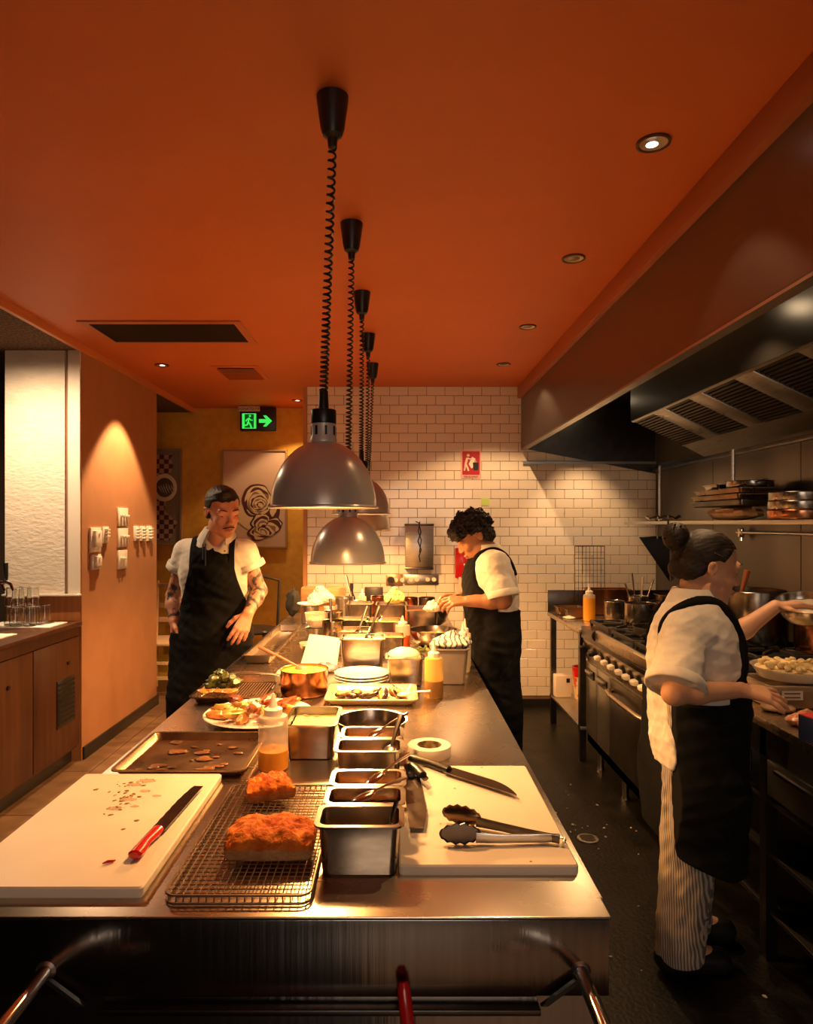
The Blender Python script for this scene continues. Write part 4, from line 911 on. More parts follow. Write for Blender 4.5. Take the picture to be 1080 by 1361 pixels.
spoon('thin steel spoon in the film covered pan', (-.1, 3.86, CT+.12), (-.03, 3.9, CT+.24), CHROME, .004)
t = bowl('wide steel bowl under the hands of the curly haired cook', .2, 3.72, CT, .135, .09, PANS, DISH, .6)
bowl('second steel bowl nested behind the wide bowl', .24, 4.5, CT, .11, .10, PANS)
PLS = mat('clear_plastic', (.8, .72, .6), .2, alpha=.4)
bowl('clear plastic bowl full of pale shavings at the counter edge', -.46, 3.87, CT+.075, .065, .085, PLS, CREAMS, .55)
saucepan('squat steel tub under the clear plastic bowl', -.46, 3.87, CT, .06, .074, STEEL)
saucepan('small steel tub of spice near the leaning sheet', -.43, 3.4, CT, .042, .05, STEEL, SAUCE, .8)
bowl('shallow plastic tub stacked beside the small steel tub', -.455, 3.52, CT, .05, .05, PLS, OIL, .5)
saucepan('tall steel canister behind the leaning sheet', -.34, 3.62, CT, .058, .15, PANS)
saucepan('steel canister beside the clear plastic bowl', -.36, 3.86, CT, .052, .17, PANS, OIL, .8)
spoon('fork handle standing in the tall canister', (-.35, 3.63, CT+.1), (-.36, 3.68, CT+.26), DSTEEL, .006)
saucepan('dark steel pot, the larger of two side by side near the tiles', -.372, 4.80, CT, .066, .15, STEEL)
saucepan('steel pot, the smaller of two side by side near the tiles', -.275, 4.72, CT, .05, .13, STEEL)
saucepan('tall coppery steel pot next to the yellow bag', -.125, 4.85, CT, .056, .15, COPPER)
saucepan('white tub with a printed band beside the dark pot', -.475, 4.8, CT, .04, .08, WHITEP, name='tub')
tag(towel('crumpled yellow wax paper bag by the tall coppery pot', -.02, 4.45, CT+.20, .075, .06, .065, mat('wax_paper', (.80, .66, .22), .6), 5, 'paper_bag'), 'crumpled yellow wax paper bag by the tall coppery pot', 'bag')
tag(MB().box(-.09, .09, -.02, .03, 0, .06).build('lidded_box', REDS, None, (.12, 4.75, CT), bevel=.008), 'flat orange lidded box next to the yellow bag', 'box')
saucepan('copper pot by the orange box', .1, 4.95, CT, .055, .13, COPPER); saucepan('dark pot by the orange box, closer to the cook', .22, 4.95, CT, .06, .13, DSTEEL)
t = thing('card_terminal', 'black boxy terminal among the pots by the tiles', 'terminal', (-.17, 5.03, CT))
MB().box(-.07, .07, -.03, .03, 0, .012).build('base', BLACKP, t); MB().box(-.068, .068, -.02, .02, .012, .20, ).build('housing', BLACKP, t, bevel=.006); MB().box(-.02, .03, -.024, -.019, .11, .14).build('label', CREAMP, t)
t = thing('wine_bottle', 'dark slim bottle standing by the wooden crate', 'bottle', (-.335, 5.04, CT))
MB().lathe([(.028, 0), (.03, .004), (.03, .10), (.026, .125), (.012, .155), (.011, .21), (.013, .212), (.013, .225)], 22).build('body', mat('dark_bottle', (.015, .008, .006), .1, coat=.5), t)
MB().lathe([(.0135, .185), (.0135, .226), (.002, .227)], 16).build('cap', BLACKP, t)
spoon('long flat steel paddle standing up among the pots', (-.30, 4.9, CT+.02), (-.37, 4.93, CT+.295), STEEL, .010, False, 'paddle', cat='paddle')
t = thing('wooden_crate', 'wooden crate against the tiles with a white cloth over it', 'crate', (-.55, 5.02, CT))
for q in ((-.15, .17, .055, .07), (-.15, .17, -.07, -.055)): MB().box(q[0], q[1], q[2], q[3], .02, .20).build('side_board', WOODL, t, bevel=.002)
for q in (-.15, .158): MB().box(q, q+.012, -.056, .056, .02, .20).build('end_board', WOODL, t)
MB().box(-.15, .17, -.07, .07, 0, .02).build('base', WOODL, t)
towel('white cloth heaped over the wooden crate', -.55, 4.93, CT+.15, .11, .06, .075, SHIRT, 12)
o = plate_mb(.09).build('side_plate', WHITE, None, (-.585, 4.58, CT+.115)); tag(o, 'white side plate on top of a steel pot at the counter edge', 'plate')
saucepan('steel pot carrying the white side plate', -.585, 4.58, CT, .06, .112, STEEL)
towel('white napkin crumpled on the side plate', -.55, 4.58, CT+.15, .05, .05, .03, SHIRT, 21, 'napkin')
t = thing('black_bag', 'black cloth bag slumped at the far end of the pass', 'bag', (-.735, 4.80, CT))
b = MB().ell((0, 0, .115), (.05, .06, .095), 20, 12, nz=.3, seed=4); b.build('bag', mat('black_cloth', (.012, .011, .011), .8), t); MB().tube([(-.02, 0, .17), (0, 0, .22), (.02, 0, .17)], .005, 7).build('handle', mat('black_cloth', (.01, .01, .01), .8), t)
# ================================================================== far bench beside the range
bn = thing('steel_bench', 'open steel bench with upstand against the tiled wall beside the range', 'bench', (1.6, 4.7, 0))
def rel(parent, b, name, m, **k):
    o = b.build(name, m, parent, **k); o.matrix_parent_inverse = Matrix.Translation(-Vector(parent.location)); return o
rel(bn, MB().box(1.15, 2.14, 4.27, 5.15, CT-.03, CT), 'top', STEELX, bevel=.003)
tag(MB().box(1.15, 2.14, 5.151, 5.166, CT-.03, 1.0).build('bench_upstand', DSTEEL, bevel=.002), 'low dark steel upstand behind the far bench', 'upstand')
for x, y in ((1.18, 5.11), (2.1, 5.11), (2.1, 4.31), (1.18, 4.31)): rel(bn, MB().box(x-.02, x+.02, y-.02, y+.02, 0, CT-.03), 'leg', DSTEEL)
rel(bn, MB().box(1.16, 2.13, 4.28, 5.14, .2, .22), 'shelf', STEEL, bevel=.002)
t = thing('white_box', 'small white appliance box on the shelf under the steel bench', 'box', (1.235, 5.06, .22))
MB().box(-.06, .06, -.05, .05, 0, .16).build('case', WHITEPAINT, t, bevel=.006); MB().box(.02, .045, -.052, -.049, .11, .14).build('label', BLACKP, t)
t = thing('paper_cup_bucket', 'red topped bucket with a green emblem under the steel bench', 'bucket', (1.36, 4.98, .22))
MB().lathe([(.05, 0), (.052, .004), (.066, .17), (.068, .2), (.06, .2), (.05, .01)], 28).build('body', mat('bucket_print', (.66, .5, .3), .5, 0, (.55, .1, .04), 26, lo=.5, hi=.6), t)
MB().lathe([(.0665, .165), (.0715, .235), (.06, .235), (.058, .17)], 28, cap0=False, cap1=False).build('red_band', REDP, t)
MB().ell((0, -.056, .07), (.03, .006, .03), 16, 8).build('emblem', mat('emblem_green', (.08, .3, .16), .5), t)
# ================================================================== the range
rg = thing('cooking_range', 'stainless cooking range with white knobs, oven doors and cast iron grates', 'stove', (1.65, 3.65, 0))
YA, YB = 3.06, 4.26
rel(rg, MB().box(1.2, 2.13, YA, YB, .14, .79), 'body', STEEL)
rel(rg, MB().box(1.16, 2.13, YA, YB, .79, .862), 'cooktop', DSTEEL, bevel=.004)
rel(rg, MB().box(1.15, 1.185, YA, 3.94, .815, .885), 'bullnose', STEELX, bevel=.014, seg=3)
rel(rg, MB().add([(1.165, YA, .82), (1.165, YB, .82), (1.195, YB, .66), (1.195, YA, .66)], [(0, 1, 2, 3)]), 'control_panel', STEELX)
for i, px in enumerate((776, 788, 797, 806, 815, 825, 835, 846, 857, 868)):
    y = 1.172*F/(px-PX); m = BLACKP if i < 2 else CREAMP; MK = MX((1.182, y, .732), (0, -PI/2-.18, 0))
    k = rel(rg, MB().lathe([(.032, 0), (.032, .008), (.026, .012)], 20, MK), 'knob', BLACKP)
    MB().rings([[(-.012*q, -.026*q, zz_), (.012*q, -.026*q, zz_), (.012*q, .026*q, zz_), (-.012*q, .026*q, zz_)] for q, zz_ in ((1, .010), (1, .03), (.7, .042))], M=MK).build('grip', m, k, bevel=.002)
for ya, yb_ in ((4.03, 4.25), (3.78, 4.02)):
    d = rel(rg, MB().box(1.188, 1.2, ya, yb_, .2, .645), 'door', STEEL, bevel=.003)
    MB().box(1.165, 1.186, ya+.05, yb_-.05, .585, .605).build('handle', CREAMP if 0 else STEEL, d, bevel=.004)
    MB().box(1.18, 1.19, ya+.04, yb_-.04, .56, .61).build('handle_recess', BLACKP, d)
d = rel(rg, MB().box(1.186, 1.2, YA+.02, 3.76, .2, .645), 'oven_door', DSTEEL, bevel=.004)
MB().tube([(1.188, 3.72, .59), (1.15, 3.70, .59), (1.135, 3.6, .59), (1.135, 3.2, .59), (1.15, 3.1, .59), (1.188, 3.08, .59)], .014, 12).build('handle', STEELX, d)
rel(rg, MB().box(1.2, 2.1, YA, YB, .14, .2), 'kick_panel', DSTEEL)
for x, y in ((1.25, 3.15), (1.25, 4.15), (1.25, 3.7), (2.05, 3.15), (2.05, 4.15)): rel(rg, MB().lathe([(.024, 0), (.018, .02), (.018, .14)], 14, MX((x, y, 0))), 'leg', STEEL)
for i in range(3):
    for j in range(2):
        gx, gy = 1.4+j*.42, 3.26+i*.40; b = MB()
        for s in (-1, 1):
            b.box(gx-.19, gx+.19, gy+s*.18-.007, gy+s*.18+.007, 0.883, 0.903); b.box(gx+s*.18-.007, gx+s*.18+.007, gy-.19, gy+.19, 0.883, 0.903)
        for a in range(8):
            an = a*PI/4; b.box(.05, .17, -.006, .006, 0.888, 0.906, MX((gx, gy, 0), (0, 0, an)))
        for s in (-1, 1):
            for s2 in (-1, 1): b.box(gx+s*.18-.008, gx+s*.18+.008, gy+s2*.18-.008, gy+s2*.18+.008, 0.863, .888)
        g = rel(rg, b, 'burner_grate', IRON, bevel=.002, seg=1)
        MB().lathe([(.045, 0.863), (.05, 0.873), (.035, 0.881), (.01, 0.881)], 18, MX((gx, gy, 0))).build('burner', IRON, g)
GT = .907
rel(rg, MB().lathe([(.034, 0), (.034, .012), (.02, .016)], 20, MX((1.168, 3.938, .85), (-PI/2, 0, 0))), 'end_cap', BLACKP)
# ================================================================== low counter in front of the standing cook
lc = thing('prep_counter', 'dark open shelved prep counter in front of the cook holding a bowl', 'counter', (1.7, 2.0, 0))
rel(lc, MB().box(1.25, 2.14, .7, 3.05, CT-.03, CT), 'top', STEELX, bevel=.003)
rel(lc, MB().box(1.27, 1.285, .7, 3.04, .70, CT-.03), 'apron_rail', BLACKM)
for y in (3.0, 2.35, 1.75, 1.1): rel(lc, MB().box(1.27, 1.31, y-.02, y+.02, 0, CT-.03), 'leg', DSTEEL)
for z in (.16, .36, .54): rel(lc, MB().box(1.28, 2.12, .72, 3.03, z, z+.015), 'shelf', DSTEEL, bevel=.002)
rel(lc, MB().box(2.1, 2.12, .72, 3.03, .1, CT-.03), 'back_panel', BLACKM)
for y, z in ((2.68, .60), (2.05, .60)):
    d = rel(lc, MB().box(1.262, 1.27, y-.26, y+.26, .58, .70), 'drawer', BLACKM, bevel=.002)
    MB().box(1.25, 1.262, y-.2, y+.2, .672, .682).build('handle', DSTEEL, d)
saucepan('steel pot stored on the lower shelf of the prep counter', 1.45, 1.95, .176, .09, .13, STEEL)
saucepan('second steel pot stored lower in the prep counter, further under the worktop', 1.5, 2.2, .176, .08, .12, STEEL)
gn_pan('steel insert stored on the middle shelf of the prep counter', 1.45, 2.0, .2, .26, .1, z=.376)
t = thing('red_crate', 'red plastic crate at the bottom of the prep counter', 'crate', (1.42, 1.62, .176))
tray_mb(.22, .2, .12, .01, .01, .02).build('body', mat('dull_red_plastic', (.4, .04, .02), .4), t)
# things on the prep counter
t = thing('plastic_tub', 'clear rectangular tub with a small white label on the prep counter', 'tub', (1.50, 2.53, CT))
tray_mb(.34, .22, .085, .010, .012, .02).build('body', mat('smoky_plastic', (.5, .38, .26), .25, alpha=.6), t)
MB().box(-.16, .16, -.10, .10, .004, .06).build('contents', mat('tub_contents', (.28, .18, .1), .6), t)
MB().box(-.12, -.045, -.104, -.102, .035, .068).build('label', PAPER, t)
for k in range(2): MB().box(-.112, -.055, -.1055, -.1038, .056-k*.014, .061-k*.014).build('label_print', mat('print_brown', (.2, .06, .03), .7), t)
t = thing('round_tub', 'round clear tub heaped with pale gnocchi on top of the rectangular tub', 'tub', (1.49, 2.55, CT+.086))
MB().lathe([(.10, 0), (.115, .004), (.14, .045), (.145, .046), (.135, .04), (.11, .006)], 36).build('body', PLS, t)
MB().lathe([(.02, .006), (.108, .007), (.128, .038), (.06, .045), (.002, .046)], 30).build('filling', CREAMS, t)
for i in range(30):
    an, rr = i*2.4, .115*math.sqrt(i/30)
    tag(MB().ell((0, 0, 0), (.02, .013, .011), 10, 6, nz=.2, seed=i).build('gnocchi', mat('gnocchi_dough', (.75, .58, .28), .55), None, (1.49+rr*math.cos(an), 2.55+rr*math.sin(an), CT+.139), (0, 0, an)), 'plump pale gnocchi piece heaped in the round clear tub', 'gnocchi', 'gnocchi in the round tub')
tag(towel('pink plastic wrapped bag of meat at the edge of the prep counter', 1.36, 2.24, CT+.024, .085, .055, .032, mat('pink_wrap', (.6, .2, .1), .25, 0, (.72, .36, .2), 14), 31, 'meat_bag'), 'pink plastic wrapped bag of meat at the edge of the prep counter', 'bag')
t = thing('printed_carton', 'navy and red printed carton at the edge of the prep counter', 'carton', (1.345, 2.09, CT), .25)
MB().box(-.09, .12, -.04, .04, 0, .075).build('box', mat('navy_card', (.012, .02, .075), .4), t, bevel=.002)
MB().box(-.088, .118, -.038, .038, .0751, .0768).build('red_top', mat('red_card', (.6, .03, .025), .4), t)
MB().prism([(-.02, .012), (.01, .006), (.03, .03), (.012, .062), (-.012, .05)], 0, .001, MX((0, -.0405, 0), (PI/2, 0, 0))).build('red_print', mat('red_card', (.6, .03, .025), .4), t)
MB().box(-.075, -.04, -.0415, -.0402, .02, .058).build('pale_print', mat('pale_print', (.4, .42, .5), .5), t)
tag(towel('crumpled brown paper on the prep counter under the open hand', 1.36, 2.42, CT+.016, .07, .06, .022, mat('brown_paper', (.35, .2, .1), .7), 41, 'brown_paper'), 'crumpled brown paper on the prep counter under the open hand', 'paper')
# pots on the range
t = saucepan('tall steel stockpot on the range behind the raised forearm', 1.80, 3.45, GT, .17, .26, PANS, SAUCE, .7, cat='pot', name='stockpot')
for s in (-1, 1): MB().tube([(s*.17, -.05, .19), (s*.205, -.04, .19), (s*.205, .04, .19), (s*.17, .05, .19)], .007, 8).build('loop_handle', STEEL, t)
spoon('wooden paddle handle standing up in the stockpot', (1.72, 3.42, GT+.15), (1.76, 3.40, 1.27), mat('paddle_wood', (.42, .13, .05), .45), .017, False, 'wooden_paddle', cat='paddle')
saucepan('wide coppery steel pan on the range beside the stockpot', 2.0, 3.16, GT, .13, .14, COPPER, SAUCE, .6)
saucepan('black frying pan on the grates of the range', 1.40, 3.62, GT, .13, .045, IRON, None, hang=-2.2, hl=.2, hm=BLACKP, name='frying_pan', cat='pan')
saucepan('small steel saucepan with black handle on the far grates', 1.46, 4.06, GT, .09, .12, PANS, None, hang=-1.2, hl=.18, hm=BLACKP)
saucepan('steel saucepan with black handle closer to the wall on the far grates', 1.74, 4.02, GT, .10, .13, PANS, None, hang=-1.7, hl=.19, hm=BLACKP)
saucepan('dark frying pan on the grates closest to the prep counter', 1.52, 3.30, GT, .12, .045, IRON, None, hang=-2.6, hl=.2, hm=BLACKP, name='frying_pan', cat='pan')
# things on the far bench
t = squeeze('large squeeze bottle of golden oil on the far steel bench', 1.33, 4.68, .255, .041, mat('golden_oil', (.75, .34, .03), .2), .86)
for x, y, l in ((1.27, 5.0, 'shallow dark metal caddy, the outer of two on the far bench'), (1.30, 4.84, 'shallow dark metal caddy, the inner of two on the far bench')): gn_pan(l, x, y, .2, .14, .06, m=TRAYD, name='metal_caddy', cat='caddy')
towel('crumpled white cloth on the edge of the far bench', 1.22, 4.78, CT+.012, .045, .06, .016, SHIRT, 51)
gn_pan('long copper coloured roasting pan at the back of the far bench', 1.56, 5.03, .32, .17, .19, m=COPPER, name='roasting_pan', cat='pan')
t = thing('wire_basket', 'black upright wire grid leaning against the tiles on the far bench', 'grid', (1.46, 5.126, CT))
b = MB(); w, h = .225, .50
for i in range(9): b.tube([(-w/2+w*i/8, 0, 0), (-w/2+w*i/8, 0, h)], .0028 if i in (0, 8) else .0018, 6)
b.build('upright_wires', BLACKM, t)
b = MB()
for i in range(12): b.tube([(-w/2, -.003, h-h*i/11), (w/2, -.003, h-h*i/11)], .0028 if i in (0, 2, 11) else .0016, 6)
b.build('cross_wires', BLACKM, t)
saucepan('steel bain marie pot holding utensils on the far bench', 1.66, 4.66, CT, .07, .17, PANS)
saucepan('shiny steel pot without utensils on the far bench', 1.46, 4.55, CT, .065, .15, PANS)
saucepan('wide steel pot at the back of the far bench by the steel wall', 1.95, 4.8, CT, .12, .17, PANS, hang=-2.4, hl=.2, hm=BLACKP)
for i, (dx, dy, dz, l) in enumerate(((-.03, .0, .33, 'tallest steel tongs standing in the utensil pot'), (.03, .02, .30, 'long ladle standing in the utensil pot'), (.07, -.02, .29, 'hooked turner standing in the utensil pot'), (-.06, .02, .26, 'short whisk handle standing in the utensil pot'))):
    spoon(l, (1.66+dx*.3, 4.66, CT+.02), (1.66+dx*1.4, 4.66+dy, CT+dz), STEEL if i % 2 else PANS, .007, False, 'utensil', cat='utensil')
saucepan('black handled pan hung low in front of the utensil pot', 1.62, 4.42, CT, .10, .05, DSTEEL, hang=-.5, hl=.2, hm=BLACKP, name='frying_pan', cat='pan')
gn_pan('shallow steel tray in front of the oil bottle on the far bench', 1.47, 4.38, .17, .13, .035, name='steel_tray', cat='tray')
# ================================================================== shelf on the steel wall
sh = thing('wall_shelf', 'long steel wall shelf stacked with trays and pans above the range', 'shelf', (1.97, 3.3, 1.5))
rel(sh, MB().box(1.80, 2.145, 1.2, 5.36, 1.500, 1.522), 'plate', STEEL, bevel=.002)
for y in (5.3, 4.15, 2.6): rel(sh, MB().tube([(2.06, y, 1.51), (2.06, y, 1.96)], .012, 8), 'post', STEEL)
b = MB().tube([(2.14, 5.30, 1.40), (1.9, 5.30, 1.40), (2.14, 5.30, 1.05), (2.14, 5.30, 1.40)], .012, 6)
rel(sh, b, 'bracket', BLACKM); rel(sh, MB().add([(2.14, 5.31, 1.40), (1.9, 5.31, 1.40), (2.14, 5.31, 1.05), (2.14, 5.315, 1.40), (1.9, 5.315, 1.40), (2.14, 5.315, 1.05)], [(0, 1, 2), (5, 4, 3)]), 'bracket_plate', BLACKM)
SZ = 1.5235
for k, (l, y, dz, rx) in enumerate((('lowest of three dark trays stacked on the wall shelf', 3.92, .08, 0), ('middle one of three dark trays stacked on the wall shelf', 3.93, .113, .0), ('uppermost of three dark trays stacked on the wall shelf', 3.90, .146, .0))):
    gn_pan(l, 1.96, y, .27, .62-.03*k, .03, z=SZ+dz, m=TRAYD if k else DSTEEL, name='baking_tray', cat='tray')
tag(MB().ell((0, 0, 0), (.10, .25, .04), 20, 10, nz=.25, seed=8).build('bread_bag', mat('bread_bag', (.6, .36, .16), .5, 0, (.75, .58, .36), 12), None, (1.96, 3.93, SZ+.04)), 'paper bag of bread squashed under the dark trays', 'bag')
saucepan('oval pan with a black rim on top of the stacked trays', 1.97, 3.78, SZ+.177, .12, .04, PANS, hang=-1.8, hl=.18, hm=BLACKP, name='frying_pan', cat='pan')
gn_pan('pale steel dish on top of the stacked trays', 1.97, 4.08, .18, .2, .035, z=SZ+.177, name='steel_dish', cat='dish')
for k, l in enumerate(('lowest of three steel pans stacked at the shelf end', 'middle one of three steel pans stacked at the shelf end', 'top one of three steel pans stacked at the shelf end')):
    saucepan(l, 1.97, 3.33, SZ+.044*k, .135-.003*k, .045, COPPER if k == 0 else PANS, name='frying_pan', cat='pan')
for i in range(7):
    tag(MB().tube([(0, 0, .012), (.04, .03*(-1)**i, .03), (.09, .01, .014)], [.006, .012, .005], 8).build('foil_scrap', CHROME, None, (1.86+.02*(i % 3), 4.95-.07*i, SZ), (0, 0, 1.2+i*.5)), 'crumpled strip of silver foil on the wall shelf', 'foil', 'foil strips on the shelf')
for y, l in ((4.72, 'steel S hook under the shelf nearer the tiles'), (4.36, 'steel S hook under the shelf nearer the hair bun')):
    tag(MB().tube([(0, 0, 0), (.0, 0, -.02), (0, .006, -.06), (0, -.004, -.10), (0, -.014, -.085)], .003, 6).build('hook', STEEL, None, (1.815, y, 1.5)), l, 'hook')
t = thing('pot_filler_rail', 'chrome pipe rail with a tap joint on the steel wall', 'pipe', (2.11, 3.8, 1.45))
MB().tube([(0, .4, 0), (0, -.75, 0)], .010, 12).build('pipe', CHROME, t); MB().lathe([(.016, -.03), (.02, -.02), (.02, .02), (.012, .03)], 16, MX((0, .35, 0))).build('joint', CHROME, t)
MB().tube([(0, .35, 0), (0, .35, -.05)], .009, 10).build('outlet', CHROME, t); MB().tube([(.036, .38, 0), (0, .38, 0)], .008, 8).build('bracket', CHROME, t); MB().tube([(.036, -.7, 0), (0, -.7, 0)], .008, 8).build('bracket', CHROME, t)
LASH = mat('lash', (.01, .006, .005), .6)
def skinmat(name, a, b): 
    m = mat(name, a, .48, 0, b, 14, bump=.06, bscale=180); p = m.node_tree.nodes['Principled BSDF']
    p.inputs['Subsurface Weight'].default_value = .12; p.inputs['Subsurface Radius'].default_value = (.02, .007, .004); p.inputs['Subsurface Scale'].default_value = .4; return m
EYE = mat('eye_white', (.75, .68, .6), .2); IRIS = mat('eye_dark', (.02, .012, .008), .1); LIP = mat('lip', (.42, .12, .08), .45)
class Person:
    def __init__(s, label, base, yaw):
        s.t = thing('person', label, 'person', (base[0], base[1], 0), yaw); s.Mi = s.t.matrix_basis.inverted() if 0 else Matrix.Rotation(-yaw, 4, 'Z') @ Matrix.Translation((-base[0], -base[1], 0))
    def L(s, px, py, Y): return s.Mi @ W(px, py, Y)
    def head(s, F_, M, hh, nose=.0):
        """unit head: chin z=0, crown z=1, forward +y"""
        R3 = np.array(M.to_3x3())/hh
        P = lambda *a: tuple(M @ Vector(a))
        E = lambda c, r, k=.03, op='add': F_.ell(P(*c), [q*hh for q in r], R3, k*hh, op)
        E((0, -.06, .665), (.325, .40, .34)); E((0, .10, .46), (.265, .29, .36), .08); E((0, .16, .22), (.20, .22, .2), .1); E((0, .27, .075), (.10, .10, .075), .1)
        for q in (-1, 1):
            E((q*.15, .25, .40), (.11, .10, .09), .06); E((q*.2, .05, .2), (.08, .16, .12), .1)
            E((q*.325, -.075, .475), (.035, .07, .105), .02); E((q*.345, -.10, .52), (.026, .05, .05), .02); E((q*.365, -.06, .50), (.02, .03, .055), .015, 'sub')
            E((q*.135, .43, .515), (.088, .07, .055), .05, 'sub')
        F_.cap(P(-.17, .31, .595), P(.17, .31, .595), .055*hh, .055*hh, .05*hh)
        F_.cap(P(0, .36, .55), P(0, .415+nose, .41), .032*hh, .045*hh, .04*hh); E((0, .425+nose, .385), (.055, .045, .04), .03)
        for q in (-1, 1): E((q*.048, .405+nose, .372), (.033, .04, .03), .02)
        E((0, .385, .255), (.095, .05, .028), .02); E((0, .38, .20), (.085, .05, .03), .02); E((0, .43, .228), (.09, .02, .006), .008, 'sub')
    def face(s, M, hh, brow, mous=False, closed=True):
        P = lambda *a: M @ Vector(a)
        for q in (-1, 1):
            e = MB().ell((0, 0, 0), (.056*hh, .052*hh, .05*hh), 16, 10).build('eye', EYE, s.t); e.matrix_basis = Matrix.Translation(P(q*.135, .284, .515)) @ M.to_3x3().normalized().to_4x4()
            MB().ell((0, .045*hh, -.012*hh), (.026*hh, .014*hh, .026*hh), 12, 8).build('iris', IRIS, e)
            MB().rings([[tuple(Vector((.062*hh*math.cos(a)*math.cos(b2), .059*hh*math.cos(a)*math.sin(b2), .062*hh*math.sin(a)))) for b2 in [PI*(i/10) for i in range(11)]] for a in (-.38, 0, .5, 1.0, 1.5)], False, False).build('eyelid', s.skin, e)
            MB().tube([P(q*.135-.045, .330, .499), P(q*.135, .341, .494), P(q*.135+.045, .326, .499)], [.003*hh, .006*hh, .003*hh], 6).build('lashes', LASH, e).matrix_parent_inverse = e.matrix_basis.inverted()
            MB().tube([P(q*.06, .368, .615), P(q*.14, .368, .64), P(q*.225, .315, .62)], [.016*hh, .02*hh, .008*hh], 8, flat=.6).build('eyebrow', brow, s.t)
        MB().tube([P(-.09, .395, .235), P(-.04, .425, .246), P(0, .428, .242), P(.04, .425, .246), P(.09, .395, .235)], [.005*hh, .014*hh, .013*hh, .014*hh, .005*hh], 8).build('upper_lip', LIP, s.t)
        MB().tube([P(-.08, .40, .222), P(0, .420, .208), P(.08, .39, .222)], [.005*hh, .017*hh, .005*hh], 8).build('lower_lip', LIP, s.t)
        if mous: MB().tube([P(-.13, .37, .245), P(-.07, .435, .285), P(0, .455, .30), P(.07, .435, .285), P(.13, .37, .245)], [.008*hh, .022*hh, .020*hh, .022*hh, .008*hh], 10, flat=.7).build('moustache', mat('brown_moustache', (.05, .02, .012), .7), s.t)
    def hand(s, F_, w, dr, nrm, thumb, curl=.5, sc=1., spread=.10, tcurl=.3):
        """w wrist, dr finger direction, nrm back-of-hand normal, thumb +1 / -1 side"""
        y = Vector(dr).normalized(); z = Vector(nrm); z = (z-y*z.dot(y)).normalized(); x = y.cross(z); w = Vector(w)
        Pt = lambda a, b, c: tuple(w+x*a*sc+y*b*sc+z*c*sc)
        for i, (kx, ky, ln) in enumerate(((.031, .088, .074), (.011, .094, .083), (-.010, .09, .077), (-.029, .08, .062))):
            kx *= thumb; F_.cap(Pt(kx*.45, .0, 0), Pt(kx, ky, .002), .0150*sc, .0115*sc, .010)
            a = math.atan2(kx, .09)*.6+spread*kx/.03; c = curl*(1+.12*i); p = Vector((kx, ky, .002)); r = .0098-.0006*(i == 3)
            for seg, f, rr in ((.48, .55, .0092), (.30, 1.15, .0082), (.22, 1.6, .0068)):
                an = c*f; q = p+Vector((math.sin(a)*math.cos(an), math.cos(a)*math.cos(an), -math.sin(an)))*ln*seg
                F_.cap(Pt(*p), Pt(*q), r*sc, rr*sc, .0035); p, r = q, rr
        p = Vector((thumb*.018, .015, -.004)); r = .014
        for d, ln, rr in (((.75, .62, -.3), .040, .0125), ((.45, .85, -.35*(1+tcurl)), .033, .0105), ((.2, .9, -.5*(1+tcurl)), .026, .008)):
            q = p+Vector((thumb*d[0], d[1], d[2])).normalized()*ln; F_.cap(Pt(*p), Pt(*q), r*sc, rr*sc, .006); p, r = q, rr
def frame(up, x=(1, 0, 0)):
    z = Vector(up).normalized(); x = Vector(x); x = (x-z*x.dot(z)).normalized(); y = z.cross(x); return Matrix((x, y, z)).transposed()
def torso(F_, pel, che, nek, g, k=.07, w=1.):
    M = frame(nek-pel); q = lambda v: tuple(v)
    F_.ell(q(pel), (.165*w+g, .115+g, .13+g), M, k); F_.ell(q(pel.lerp(che, .5)), (.15*w+g, .11+g, .15+g), M, k)
    F_.ell(q(che), (.172*w+g, .118+g, .175+g), M, k)
def headM(c, rx, ry, rz, hh):
    return Matrix.Translation(c) @ Euler((R(rx), R(ry), R(rz)), 'XYZ').to_matrix().to_4x4() @ Matrix.Diagonal((hh, hh, hh, 1)) @ Matrix.Translation((0, 0, -.55))
